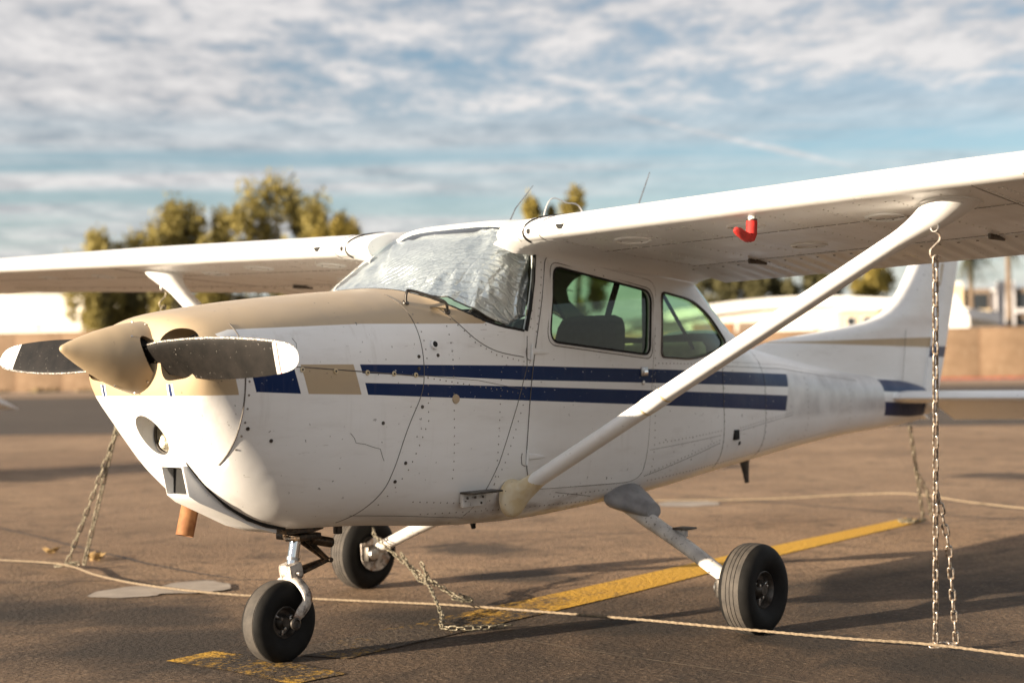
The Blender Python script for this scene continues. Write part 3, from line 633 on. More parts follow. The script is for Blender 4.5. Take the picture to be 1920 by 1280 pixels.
# --- carburettor air scoop under the nose
rows = []
for q, y0, y1, z0, z1 in ((-0.785, -0.105, 0.035, 0.735, 0.855), (-0.74, -0.115, 0.045, 0.705, 0.86), (-0.62, -0.125, 0.055, 0.652, 0.76), (-0.48, -0.13, 0.06, 0.588, 0.66), (-0.36, -0.13, 0.06, 0.553, 0.60)):
    rows.append([(q+(-0.028 if zz > z0 else 0.0)*(1 if q < -0.78 else 0), yy, zz) for yy, zz in ((y0, z0), (y1, z0), (y1, z1), (y0, z1))])
sc = MB().grid(rows, True, True, True).build('air_scoop', 'white', PL, angle=30, bevel=0.006)
cutr = [[(xx, yy, zz) for yy, zz in ((-0.099, 0.741), (0.029, 0.741), (0.029, 0.849), (-0.099, 0.849))] for xx in (-1.0, -0.66)]
boolean(sc, [MB().grid(cutr, True, True, True).build('cut', None)], angle=30)
MB().box((-0.752, -0.030, 0.790), (0.006, 0.122, 0.100)).build('scoop_dark_plate', 'dark', sc)  # dark plate added to paint the shade inside the scoop mouth
MB().tube([Vector((q, yy, next(z_ for z_ in np.linspace(fb_(q)-0.002, fc_(q), 400) if hw(q, z_) >= -yy)-0.002)) for q, yy in ((-0.80, -0.112), (-0.76, -0.122), (-0.70, -0.130), (-0.62, -0.135), (-0.52, -0.138), (-0.42, -0.140), (-0.33, -0.14))], [0.003, 0.004, 0.005, 0.007, 0.010, 0.012, 0.008], 8).build('scoop_gap', 'dark', sc)
# exhaust stack
ex = MB().tube([(-0.50, 0.20, 0.80), (-0.535, 0.20, 0.70), (-0.575, 0.20, 0.545)], [0.037, 0.037, 0.037], 20, False)
ex.tube([(-0.575, 0.20, 0.545), (-0.535, 0.20, 0.70)], [0.0335, 0.0335], 20, False)
ex.build('exhaust_pipe', 'rust', PL)
# --- spinner and propeller (thrust line tipped up a little)
ax = Vector((-0.9945, 0, 0.105)); HB = Vector((-0.945, 0, 1.278))
prof = [(0.0001, 0.338), (0.006, 0.337), (0.012, 0.332), (0.030, 0.302), (0.055, 0.252), (0.083, 0.19), (0.108, 0.125), (0.128, 0.06), (0.140, 0.005), (0.1455, -0.022), (0.1465, -0.035), (0.13, -0.036), (0.0001, -0.036)]
pr_ = [prof[0]]
for a, b_ in zip(prof, prof[1:]):
    for k in range(1, 4): pr_.append((a[0]+(b_[0]-a[0])*k/3, a[1]+(b_[1]-a[1])*k/3))
spin = MB().lathe(pr_, HB, ax, 64, False).build('spinner', 'tan', PL, angle=40)
side_up = ax.cross(Vector((0, 1, 0))).normalized(); side_up = side_up if side_up.z > 0 else -side_up
cuts = []
for s_ in (-1, 1):
    tw = math.radians(33); cd = (side_up*math.cos(tw)*(-s_) + ax*math.sin(tw)).normalized()
    nn = Vector((0, 1, 0)).cross(cd).normalized()
    rows = [[HB+Vector((0, s_*yy, 0))+cd*math.cos(a)*0.088+nn*math.sin(a)*0.036+ax*0.012 for a in [2*PI*k/24 for k in range(24)]] for yy in (0.04, 0.3)]
    cuts.append(MB().grid(rows, True, True, True).build('cut', None))
boolean(spin, cuts, angle=40)
MB().lathe([(0.11, 0.0), (0.085, 0.10), (0.03, 0.24)], HB, ax, 24).build('hub', 'dark', spin)
MB().lathe([(0.1475, -0.052), (0.1485, -0.050), (0.1485, -0.038), (0.1475, -0.036)], HB, ax, 48).build('backplate', 'dark', spin)
for k in range(10):
    a = 2*PI*(k+0.3)/10; rad = side_up*math.cos(a)+Vector((0, 1, 0))*math.sin(a)
    disc(HB+rad*0.1395+ax*0.012, (rad+ax*0.15), 0.0050, 0.003, 'screw', 'steel', spin, 8)
for k in range(3):
    a = 2*PI*(k+0.55)/3; rad = side_up*math.cos(a)+Vector((0, 1, 0))*math.sin(a); disc(HB+rad*0.118+ax*0.095, (rad+ax*0.35), 0.0050, 0.003, 'screw', 'steel', spin, 8)
prop = bpy.data.objects.new('propeller', None); COL.objects.link(prop); prop.parent = PL; prop.empty_display_size = 0.1
rs = [0.07, 0.12, 0.18, 0.26, 0.36, 0.48, 0.60, 0.70, 0.78, 0.84, 0.885, 0.915, 0.935, 0.948, 0.9525]
chd = pchip([0.07, 0.12, 0.18, 0.30, 0.45, 0.60, 0.75, 0.84, 0.885, 0.915, 0.935, 0.948, 0.9525], [0.100, 0.118, 0.138, 0.154, 0.160, 0.152, 0.134, 0.116, 0.102, 0.086, 0.066, 0.040, 0.012])
thk = pchip([0.07, 0.2, 0.4, 0.7, 0.9525], [0.05, 0.034, 0.022, 0.012, 0.003]); twf = pchip([0.07, 0.2, 0.4, 0.65, 0.95], [36, 33, 26, 19, 15])
CS = [1.0, 0.97, 0.90, 0.75, 0.55, 0.35, 0.18, 0.08, 0.02, 0.0]
for s_ in (-1, 1):
    rows = []; edge_ = []
    for r_ in rs:
        c_ = chd(r_); th_ = thk(r_); tw = math.radians(twf(r_)); cd = side_up*math.cos(tw)*(-s_)+ax*math.sin(tw); nn = ax*math.cos(tw)-side_up*math.sin(tw)*(-s_)
        base = HB+Vector((0, s_*r_, 0.0))+ax*0.012+Vector((0, 0, 0.011*s_*r_))
        f_ = lambda q: 2.0*th_*(0.2969*math.sqrt(max(q, 0))-0.126*q-0.3516*q*q+0.2843*q**3-0.1015*q**4)/0.2*0.24
        up_ = [base+cd*(0.45-q)*c_+nn*(f_(q)*1.3+0.0006) for q in CS]; dn = [base+cd*(0.45-q)*c_-nn*(f_(q)*0.35+0.0006) for q in CS[::-1][1:]]
        rows.append(up_+dn); edge_.append(base+cd*0.449*c_)
    bl = MB().grid(rows, True, True, True).build('blade', 'blade', prop, angle=60)
    MB().tube(edge_[1:-2], [0.0042]*(len(edge_)-5)+[0.0032, 0.0022], 6).build('leading_edge', 'blade_edge', bl)
# --- wings
def naca(q, m=0.02, p=0.4, tck=0.125):
    yt = 5*tck*(0.2969*math.sqrt(max(q, 0))-0.126*q-0.3516*q*q+0.2843*q**3-0.1036*q**4)
    yc = m/p**2*(2*p*q-q*q) if q < p else m/(1-p)**2*((1-2*p)+2*p*q-q*q)
    if m > 0:      # flat-bottomed lower skin behind a tight nose radius
        lo = -0.023*math.sqrt(max(0.0, 1-(1-min(q/0.045, 1.0))**2))*(1.0 if q < 0.30 else 1-((q-0.30)/0.70)**1.25); return yc+yt, min(lo, yc+yt-0.001)
    return yc+yt, yc-yt
INC = math.radians(4.6)
def wing_frame(y):
    k = min(max((y-2.54)/(5.36-2.54), 0), 1)
    return 1.63-0.47*k, 0.705+0.13*k, 1.821+(y-0.55)*0.0300          # chord, leading edge x, leading edge z
def wpt(y, q, h, side, drop=0.0, qh=0.75):
    """q along the chord, h height in chords; drop droops what lies behind the hinge at qh"""
    c_, lx_, lz = wing_frame(y)
    X, Z = q*c_, h*c_
    if drop and q > qh:
        X0, Z0 = qh*c_, naca(qh)[1]*c_; dx_, dz_ = X-X0, Z-Z0; X = X0+dx_*math.cos(drop)+dz_*math.sin(drop); Z = Z0-dx_*math.sin(drop)+dz_*math.cos(drop)
    return Vector((lx_+X*math.cos(INC)+Z*math.sin(INC), y*side, lz-X*math.sin(INC)+Z*math.cos(INC)))
QU = [0.745, 0.7, 0.62, 0.54, 0.46, 0.38, 0.30, 0.23, 0.17, 0.12, 0.08, 0.06, 0.046, 0.040, 0.032, 0.024, 0.016, 0.010, 0.005, 0.002, 0.0]
def under(y, q, side, off=0.0):
    p = wpt(y, q, naca(q)[1]-off/1.63, side); return p
def over(y, q, side, off=0.0): return wpt(y, q, naca(q)[0]+off/1.63, side)
def ribbed(y, y0, y1, pitch=0.088):
    u = ((y-y0)/pitch) % 1.0; return -0.0042*math.exp(-((u-0.5)/0.13)**2)
for side in (-1, 1):
    wg = bpy.data.objects.new('wing', None); COL.objects.link(wg); wg.parent = PL; wg.empty_display_size = 0.1
    rows = []
    for y in list(np.linspace(0.42, 2.54, 14))+list(np.linspace(2.72, 5.30, 14)):
        rows.append([wpt(y, q, naca(q)[0], side) for q in QU]+[wpt(y, q, naca(q)[1], side) for q in QU[::-1][1:]])
    sk = MB().grid(rows, True, True, True).build('wing_skin', 'wing', wg, angle=40)
    # drooped fibreglass tip
    rows = []
    for k, (y, s_, dn) in enumerate(((5.302, 1.0, 0), (5.36, 0.985, 0.004), (5.42, 0.94, 0.012), (5.47, 0.85, 0.024), (5.50, 0.70, 0.038), (5.515, 0.45, 0.05))):
        full = [1.0, 0.9, 0.8]+QU[1:]
        rows.append([wpt(y, 0.5+(q-0.5)*s_, naca(q)[0]*s_-dn, side) for q in full]+[wpt(y, 0.5+(q-0.5)*s_, naca(q)[1]*s_-dn, side) for q in full[::-1][1:]])
    MB().grid(rows, True, True, True).build('wing_tip', 'white', wg, angle=40)
    # flap and aileron with beaded skins
    for nm, y0, y1, drop in (('flap', 0.60, 2.74, math.radians(6)), ('aileron', 2.765, 5.27, math.radians(1.5))):
        rows = []; n = int((y1-y0)/0.022)
        for i in range(n+1):
            y = y0+(y1-y0)*i/n; bd = ribbed(y, y0, y1); rr = []
            for q in (0.752, 0.80, 0.86, 0.93, 0.985, 1.0): rr.append(wpt(y, q, naca(q)[0]-(bd if 0.77 < q < 0.98 else 0), side, drop))
            for q in (0.997, 0.985, 0.93, 0.86, 0.80, 0.752): rr.append(wpt(y, q, naca(q)[1]+(bd if 0.77 < q < 0.99 else 0)*1.0, side, drop))
            rows.append(rr)
        fl = MB().grid(rows, True, True, True).build(nm, 'wing', wg, angle=60)
        y = y0+0.044
        while y < y1:
            disc(wpt(y, 0.775, naca(0.775)[1]-0.001, side, drop), (0, 0, -1), 0.0065, 0.003, 'screw', 'dark_metal', fl, 7); y += 0.088*(1 if nm == 'flap' else 2)
    # flap hinge brackets
    for y in (1.05, 2.25): MB().box(under(y, 0.73, side)+Vector((0.02, 0, -0.006)), (0.16, 0.012, 0.03)).build('hinge_bracket', 'dark_metal', wg, bevel=0.003)
    # inspection covers, fuel vents, fresh air inlet
    for y, q in ((0.98, 0.17), (1.56, 0.17), (2.12, 0.26), (1.50, 0.56), (3.2, 0.24), (3.8, 0.24)):
        rr = [under(y+0.078*math.cos(a), q+0.078*math.sin(a)/1.63, side, 0.002) for a in [2*PI*k/28 for k in range(29)]]
        cv = MB().tube(rr, 0.0052, 6).build('inspection_cover', 'white', wg)
        for k in range(0, 28, 7): disc(under(y+0.066*math.cos(2*PI*k/28), q+0.066*math.sin(2*PI*k/28)/1.63, side, 0.0), (0, 0, -1), 0.004, 0.003, 'screw', 'rivet', cv, 6)
    dv = lambda y, h: wpt(y, 0.004, h, side)
    vt = [wpt(0.785+a, 0.0015+0.10*abs(b_)**2*0.9, b_, side)+Vector((-0.0022, 0, 0)) for a, b_ in ((-0.020, 0.006), (0.020, 0.006), (0.018, -0.004), (0.0, -0.015), (-0.016, -0.006))]
    lp = wpt(0.785, 0.0, 0.0, side); pl = [(lp.y+a*side, lp.z+b_+0.004) for a, b_ in ((-0.021, 0.010), (0.021, 0.010), (0.018, -0.002), (0.008, -0.012), (-0.008, -0.012), (-0.018, -0.002))]
    MB().grid([[(lp.x+xx, p[0], p[1]) for p in pl] for xx in (-0.0025, 0.03)], True, True, True).build('air_inlet', 'dark', wg)
    disc(wpt(0.605, 0.001, 0.0, side), (-1, 0, 0), 0.0125, 0.002, 'inlet_hole', 'dark', wg)
    # rivet rows on the lower and nose skins
    rv = MB()
    def wr(y0, q0, y1, q1, step, f=under):
        a, b_ = f(y0, q0, side), f(y1, q1, side); n = int((b_-a).length/step)
        for k in range(n+1):
            t_ = k/n; p = f(y0+(y1-y0)*t_, q0+(q1-q0)*t_, side); rv.lathe([(0.0042, 0), (0.0036, 0.003), (0.001, 0.004)], p, (0, 0, -1 if f is under else 1), 6)
    for y in (0.72, 0.88, 1.10, 1.34, 1.76, 2.0, 2.30, 2.72, 3.1, 3.5, 3.9): wr(y, 0.085, y, 0.27, 0.034); wr(y, 0.28, y, 0.72, 0.06)
    wr(0.62, 0.28, 4.8, 0.28, 0.055); wr(0.62, 0.72, 4.8, 0.72, 0.055); wr(0.72, 0.085, 4.8, 0.085, 0.11); wr(0.55, 0.05, 5.0, 0.05, 0.05, over)
    wr(2.66, 0.07, 2.66, 0.30, 0.022)
    rv.build('rivets', 'rivet_white', sk, recalc=False)['kind'] = 'stuff'
    # skin joints
    for q in (0.285, 0.725): MB().tube([under(y, q, side, 0.0003) for y in np.linspace(0.58, 5.2, 30)], 0.0016, 4).build('skin_joint', 'seam', sk)
    MB().tube([under(2.64, q, side, 0.0003) for q in np.linspace(0.0, 0.72, 24)], 0.0016, 4).build('skin_joint', 'seam', sk)
    MB().tube([over(0.66, q, side, 0.0003) for q in np.linspace(0.0, 0.3, 24)]+[], 0.0022, 4).build('skin_joint', 'seam', sk)
    MB().tube([under(0.66, q, side, 0.0003) for q in np.linspace(0.0, 0.10, 14)]+[under(0.66-0.05*k/10, 0.10+0.62*k/10, side, 0.0003) for k in range(11)], 0.0022, 4).build('skin_joint', 'seam', sk)
    MB().tube([over(0.575, q, side, 0.001) for q in np.linspace(0.16, 0.0, 14)]+[under(0.575, q, side, 0.001) for q in np.linspace(0.004, 0.08, 8)], 0.0055, 6).build('root_seal', 'dark', wg)
    # root fairing: fillet between lower skin and cabin side
    rows = []
    for q in np.linspace(-0.002, 1.0, 26):
        qq = min(max(q, 0), 1); a = under(0.70, qq, side, 0.0008); xx = a.x; zt = min(a.z-0.045, ft_(xx)-0.05)
        b_ = Vector((xx, side*(hw(xx, zt)+0.002), zt)); m_ = Vector((xx, side*(hw(xx, zt)+0.022), a.z-0.010)); rr = []
        for k in range(7):
            t_ = k/6; rr.append(a*(1-t_)**2+m_*2*t_*(1-t_)+b_*t_*t_)
        rows.append(rr)
    MB().grid(rows).build('root_fairing', 'white', wg, angle=180)
    # leading edge root cap that closes against the windshield
    rows = []
    for y, s_ in ((0.535, 1.0), (0.515, 0.995), (0.498, 0.97), (0.487, 0.90)):
        qs = [0.22, 0.15, 0.10, 0.06, 0.03, 0.012, 0.0]
        rows.append([wpt(y, 0.10+(q-0.10)*s_*1.02, naca(q)[0]*s_*1.03, side) for q in qs]+[wpt(y, 0.10+(q-0.10)*s_*1.02, naca(q)[1]*s_*1.05, side) for q in qs[::-1][1:]])
    MB().grid(rows, True, True, True).build('root_cap', 'white', wg, angle=50)
    # --- strut
    lo = Vector((0.715, 0.545*side, 0.675)); hi = Vector((1.000, 2.445*side, 1.800)); dr_ = (hi-lo)
    def strut_sec(f_, c_, th_):
        p = lo+dr_*f_; t_ = dr_.normalized(); u = Vector((1, 0, 0)); u = (u-t_*u.dot(t_)).normalized(); v = t_.cross(u)
        out = []
        for k in range(24):
            a = 2*PI*k/24; xx = math.cos(a); out.append(p+u*(xx*0.5*c_+(0.06*c_ if xx > 0 else 0)*xx)+v*math.sin(a)*0.5*th_*(1-0.18*xx))
        return out
    su = MB().grid([strut_sec(f_, 0.122, 0.066) for f_ in (0.0, 0.1, 0.3, 0.5, 0.7, 0.9, 1.0)], True, True, True).build('wing_strut', 'white', PL, angle=60)
    MB().grid([strut_sec(f_, c_, c_*0.56) for f_, c_ in ((0.325, 0.121), (0.327, 0.127), (0.368, 0.127), (0.370, 0.121))], True, True, True).build('collar', 'white', su, angle=50)
    for f_ in (0.322, 0.372): MB().grid([strut_sec(f_+k, 0.124, 0.069) for k in (-0.002, 0.002)], True, True, True).build('clamp_band', 'yellowed', su)
    MB().grid([strut_sec(f_, c_, c_*0.56+0.002) for f_, c_ in ((-0.02, 0.120), (0.035, 0.121), (0.04, 0.119))], True, True, True).build('sleeve', 'yellowed', su, angle=50)
    # match ring direction
    def align(r0, r1):
        best = min(((sum((r0[i]-(r1[(i*d+s0) % 24])).length for i in range(24)), d, s0) for d in (1, -1) for s0 in range(24))); d, s0 = best[1], best[2]
        return [r1[(i*d+s0) % 24] for i in range(24)]
    # domed plastic cuff against the fuselage
    cc_ = Vector((0.662, 0.0, 0.640)); rows = []
    for rr, yy, sh in ((0.084, 0.515, 0.0), (0.084, 0.533, 0.0), (0.078, 0.545, 0.0), (0.066, 0.556, 0.012), (0.056, 0.566, 0.03)):
        rows.append([Vector((cc_.x+sh*1.3+math.cos(a)*rr*0.94, yy*side, cc_.z+sh*1.1+math.sin(a)*rr)) for a in [2*PI*k/24 for k in range(24)]])
    rows += [strut_sec(0.034, 0.122, 0.070), strut_sec(0.045, 0.1195, 0.066)]
    for k in range(1, len(rows)): rows[k] = align(rows[k-1], rows[k])
    lc = MB().grid(rows, True, False, False).build('lower_cuff', 'yellowed', su, angle=60)
    for k in range(8): disc(Vector((cc_.x+math.cos(k*PI/4+0.3)*0.070, 0.541*side, cc_.z+math.sin(k*PI/4+0.3)*0.074)), (0, side, 0), 0.005, 0.004, 'screw', 'dark_metal', lc, 7)
    # upper cuff spreading onto the wing
    fx = next(f_ for f_ in np.linspace(0.85, 1.15, 400) if (lo+dr_*f_).z > under(abs((lo+dr_*f_).y), ((lo+dr_*f_).x-0.705)/1.63, side).z); ac = lo+dr_*fx; cx_ = ac.x
    t0 = dr_.normalized(); c0_ = lo+dr_*(fx-0.130); c1_ = lo+dr_*(fx-0.045); E_ = lo+dr_*(fx-0.012); E_.z = under(abs(E_.y), (E_.x-0.705)/1.63, side).z-0.004
    rows = [strut_sec(fx-0.150, 0.1225, 0.067)]
    for k in range(8):
        t_ = k/7; c_ = c0_*(1-t_)**2+c1_*2*t_*(1-t_)+E_*t_*t_; nv = t0.lerp(Vector((0, 0, 1)), t_**1.3).normalized(); u = Vector((1, 0, 0)); u = (u-nv*u.dot(nv)).normalized(); v = nv.cross(u); e_ = t_**1.8
        aa = 0.124+0.126*e_; bb = 0.070+0.145*e_; ring = [c_+u*math.cos(2*PI*j/24)*aa/2+v*math.sin(2*PI*j/24)*bb/2 for j in range(24)]
        if k == 7: ring = [Vector((p.x, p.y, under(abs(p.y), (p.x-0.705)/1.63, side).z-0.003)) for p in ring]
        rows.append(ring)
    for k in range(1, len(rows)): rows[k] = align(rows[k-1], rows[k])
    MB().grid(rows, True).build('upper_cuff', 'white', su, angle=70)
    MB().tube([p+Vector((0, 0, 0.0)) for p in rows[-1]]+[rows[-1][0]], 0.0065, 6).build('cuff_flange', 'white', su)
    # tie-down ring
    tr = [Vector((0.955, 2.405*side, 1.725))+Vector((math.cos(a)*0.003, math.sin(a)*0.016, math.cos(a)*0.02)) for a in [2*PI*k/16 for k in range(17)]]
    MB().tube(tr, 0.004, 6).build('tie_down_ring', 'steel', su)
    # --- main gear
    A0 = Vector((1.60, 0.42*side, 0.565)); A1 = Vector((1.455, 1.175*side, 0.215))
    pth = smoothpath([A0, Vector((1.575, 0.60*side, 0.475)), Vector((1.52, 0.86*side, 0.365)), A1], 6)
    lg = MB().tube(pth, [0.041-0.011*i/len(pth) for i in range(len(pth))], 16, up=(0, 0, 1), flat=1.25).build('landing_gear_leg', 'chipped', PL)
    MB().tube([p+Vector((0.028, 0, -0.012)) for p in pth[2:]], 0.006, 6).build('brake_line', 'dark_metal', lg)
    rows = []
    for f_, ax_, az_ in ((0.0, 0.158, 0.082), (0.03, 0.152, 0.078), (0.09, 0.118, 0.066), (0.15, 0.078, 0.052), (0.185, 0.056, 0.044)):
        c_ = Vector((1.585, (0.455+f_)*side, 0.575-0.36*f_)); rows.append([c_+Vector((math.cos(a)*ax_, 0, math.sin(a)*az_*(1.0 if math.sin(a) > 0 else 0.75))) for a in [2*PI*k/28 for k in range(28)]])
    MB().grid(rows, True, True, True).build('gear_fairing', 'grey_fairing', lg, angle=50)
    sp = pth[11]
    MB().box(sp+Vector((0.045, 0.01*side, 0.055)), (0.085, 0.085, 0.010)).build('step_plate', 'dark_metal', lg, bevel=0.003)
    MB().box(sp+Vector((0.03, 0.005*side, 0.035)), (0.03, 0.05, 0.04)).build('step_bracket', 'chipped', lg, bevel=0.004)
    # wheel
    def tyre_prof(R_, wd, rim):
        h = wd/2; k = R_-rim
        return [(rim, -h*0.62), (rim+0.10*k, -h*0.80), (rim+0.35*k, -h*0.98), (rim+0.60*k, -h*0.99), (rim+0.80*k, -h*0.88), (rim+0.92*k, -h*0.70), (rim+0.975*k, -h*0.50)]
    def tread_prof(R_, wd, rim, GRV=(-0.24, 0.0, 0.24)):
        h = wd/2; k = R_-rim; out = []
        for yy in np.linspace(-0.52, 0.52, 45):
            g_ = min(abs(yy-q) for q in GRV); dep = 0.004 if g_ < 0.013 else 0.0
            out.append((rim+k*(1-0.10*(abs(yy)/0.52)**2.2*0.27)-dep, yy*h))
        return out
    def make_wheel(c_, R_, wd, rim, groove=True, par=PL, hubside=-1):
        whl = bpy.data.objects.new('wheel', None); COL.objects.link(whl); whl.parent = par; whl.empty_display_size = 0.1
        sw = tyre_prof(R_, wd, rim); ty = MB()
        ty.lathe(sw, c_, (0, 1, 0), 64, False); ty.lathe([(r_, -a) for r_, a in sw], c_, (0, 1, 0), 64, False); ty.build('tyre', 'rubber', whl, angle=60)
        MB().lathe(tread_prof(R_, wd, rim) if groove else tread_prof(R_, wd, rim, (-0.47, 0.47)), c_, (0, 1, 0), 72, False).build('tread', 'tread', whl, angle=30)
        h = wd/2
        for hs in (-1, 1):
            rm = MB().lathe([(rim*1.02, h*0.60*hs), (rim*1.04, h*0.66*hs), (rim*0.98, h*0.68*hs), (rim*0.90, h*0.55*hs), (rim*0.80, h*0.30*hs), (rim*0.55, h*0.28*hs), (rim*0.50, h*0.42*hs), (rim*0.34, h*0.62*hs), (rim*0.30, h*0.70*hs), (0.0001, h*0.70*hs)], c_, (0, 1, 0), 36, False).build('rim', 'dark_metal', whl, angle=40)
            for k in range(3):
                a = 2*PI*k/3+0.4; rd = Vector((math.cos(a), 0, math.sin(a))); MB().box(Vector(c_)+rd*rim*0.62+Vector((0, h*0.36*hs, 0)), (rim*0.5, 0.014, rim*0.16), Matrix.Rotation(-a, 3, 'Y')).build('spoke', 'steel', rm, bevel=0.003)
                disc(Vector(c_)+rd*rim*0.42+Vector((0, h*0.5*hs, 0)), (0, hs, 0), 0.008, 0.012, 'bolt', 'steel', rm, 6)
        return whl
    WC = (1.462, 1.268*side, 0.203); make_wheel(WC, 0.206, 0.165, 0.082)
    # brake plate and caliper inboard of the wheel
    bp = MB().lathe([(0.085, 0.0), (0.088, 0.006), (0.088, 0.016), (0.03, 0.018)], (1.462, 1.178*side, 0.203), (0, -side, 0), 30).build('brake_plate', 'fork', lg)
    cl_ = [(math.cos(a)*0.115, math.sin(a)*0.10) for a in np.linspace(-2.9, -0.3, 12)]
    MB().prism([(1.462+p[0], 0.203+p[1]) for p in [(-0.115, 0.06), (0.05, 0.075)]+[(0.10, -0.03)]+[q for q in reversed(cl_)]], 1.165*side, 1.172*side).build('brake_shield', 'fork', lg)
    MB().box((1.40, 1.150*side, 0.205), (0.075, 0.05, 0.085)).build('brake_caliper', 'dark_metal', lg, bevel=0.008)
    MB().lathe([(0.034, 0), (0.030, 0.012), (0.012, 0.014)], (1.40, 1.124*side, 0.205), (0, -side, 0), 18).build('caliper_piston', 'steel', lg)
    MB().tube([(1.462, 1.13*side, 0.205), (1.462, 1.30*side, 0.203)], 0.018, 12).build('axle', 'steel', lg)
# --- nose gear
ng = bpy.data.objects.new('nose_gear', None); COL.objects.link(ng); ng.parent = PL; ng.empty_display_size = 0.1
MB().lathe([(0.115, 0.0), (0.118, -0.022), (0.10, -0.028), (0.03, -0.028)], (-0.145, 0, 0.566), (-0.05, 0, 1), 24).build('grease_collar', 'greasy', ng)
S0 = Vector((-0.128, 0, 0.60)); S1 = Vector((-0.182, 0, 0.335)); sd_ = (S1-S0).normalized()
MB().tube([S0, S0+sd_*0.10], 0.036, 18).build('oleo_housing', 'greasy', ng)
MB().tube([S0+sd_*0.09, S1], 0.0245, 20).build('oleo_piston', 'chrome', ng)
MB().tube([S0+sd_*0.175, S0+sd_*0.188], 0.029, 18).build('wiper_ring', 'steel', ng)
p = S0+sd_*0.235
fk = MB().box(p, (0.075, 0.082, 0.075), Matrix.Rotation(-0.2, 3, 'Y')).build('fork_crown', 'fork', ng, bevel=0.014)
MB().tube([p+Vector((0.0, -0.062, -0.005)), p+Vector((0, 0.062, -0.005))], 0.011, 12).build('pivot_bolt', 'steel', fk)
AX = Vector((-0.245, 0, 0.168))
for s_ in (-1, 1):
    pts = smoothpath([p+Vector((-0.004, 0.0, -0.028)), p+Vector((-0.006, 0.055*s_, -0.042)), p+Vector((0.000, 0.095*s_, -0.085)), Vector((-0.178, 0.100*s_, 0.245)), Vector((-0.215, 0.098*s_, 0.205)), AX+Vector((0.005, 0.094*s_, 0.005))], 5)
    MB().tube(pts, [0.030, 0.030, 0.030, 0.030, 0.029]+[0.026]*(len(pts)-10)+[0.022, 0.020, 0.019, 0.018, 0.018], 12, up=(1, 0, 0), flat=0.55).build('fork_leg', 'fork', ng)
    MB().lathe([(0.026, 0), (0.026, 0.016), (0.019, 0.020), (0.014, 0.012), (0.0001, 0.012)], AX+Vector((0, 0.094*s_, 0)), (0, s_, 0), 20).build('axle_nut', 'dark_metal', ng)
make_wheel(tuple(AX), 0.172, 0.128, 0.064, False, ng)
# scissor links
q0 = S0+sd_*0.10+Vector((0.035, 0, 0)); q1 = Vector((0.030, 0, 0.398)); q2 = p+Vector((0.040, 0, -0.005))
for s_ in (-1, 1):
    MB().tube([q0+Vector((0, 0.030*s_, 0)), q1+Vector((0, 0.010*s_, 0))], [0.012, 0.009], 8).build('torque_link', 'greasy', ng); MB().tube([q2+Vector((0, 0.030*s_, 0)), q1+Vector((0, 0.012*s_, 0))], [0.011, 0.009], 8).build('torque_link', 'greasy', ng)
MB().tube([q1+Vector((0, -0.03, 0)), q1+Vector((0, 0.03, 0))], 0.011, 10).build('link_bolt', 'greasy', ng)
MB().box((-0.13, 0.0, 0.515), (0.13, 0.15, 0.028)).build('steering_collar', 'greasy', ng, bevel=0.006)
MB().tube([(-0.20, -0.09, 0.515), (-0.23, -0.04, 0.512), (-0.19, 0.02, 0.515)], 0.010, 8).build('steering_arm', 'greasy', ng)
MB().tube([(-0.09, -0.035, 0.50), (0.02, -0.04, 0.475)], 0.022, 12).build('shimmy_damper', 'greasy', ng)
MB().box((0.05, -0.05, 0.535), (0.03, 0.03, 0.05)).build('drain_fitting', 'dark_metal', PL, bevel=0.004)
MB().box((0.90, 0.0, 0.503), (0.30, 0.20, 0.03)).build('belly_vent', 'dark_metal', PL, bevel=0.006)
MB().tube([(1.02, 0.05, 0.52), (1.04, 0.05, 0.44)], [0.018, 0.012], 10).build('fuel_drain', 'dark', PL)
MB().grid([[(3.44+dx_*c_*0.5+0.03*k, yy*0.018*(1-0.4*k), 0.665-0.165*k) for dx_, yy in ((-1, 0), (-0.3, 1), (0.6, 0.7), (1, 0), (0.6, -0.7), (-0.3, -1))] for k, c_ in ((0, 0.16), (0.3, 0.10), (0.7, 0.065), (1, 0.05))], True, True, True).build('belly_antenna', 'dark_metal', PL, angle=50)
# --- tail
def fin_sec(x0, x1, z, th_, ext=0.30, n=16):
    c_ = x1+ext-x0; out = []
    for k in range(n):
        q = 0.5*(1-math.cos(PI*k/(n-1)*0.999))*(x1-x0)/c_; out.append((x0+q*c_, naca(q, 0.0, 0.4, th_/c_)[0]*c_, z))
    return [Vector(p) for p in out]+[Vector((p[0], -p[1], p[2])) for p in out[::-1]]
def rud_sec(x0, x1, z, t0):
    q = [(x0-0.012, 0.6*t0), (x0, t0), (x0+(x1-x0)*0.5, 0.52*t0), (x1, 0.0015)]
    return [Vector((p[0], p[1], z)) for p in q]+[Vector((p[0], -p[1], z)) for p in q[::-1]]
hl = lambda z: 5.885+(z-1.0)*0.345                                   # rudder hinge line
le = pchip([1.02, 1.20, 1.30, 1.36, 1.43, 1.485, 1.53, 1.60, 1.72, 1.86, 2.60, 2.68], [3.40, 3.45, 3.52, 3.75, 4.42, 4.92, 5.16, 5.36, 5.55, 5.70, 6.36, 6.46])
rows = [fin_sec(le(z), hl(z)-0.004, z, 0.13 if z > 1.5 else 0.11) for z in (1.02, 1.1, 1.18, 1.24, 1.29, 1.33, 1.36, 1.39, 1.42, 1.45, 1.475, 1.50, 1.53, 1.57, 1.62, 1.68, 1.76, 1.86, 2.0, 2.2, 2.4, 2.55, 2.60)]
fin = MB().grid(rows, True, True, True).build('tail_fin', 'fin', PL, angle=60)
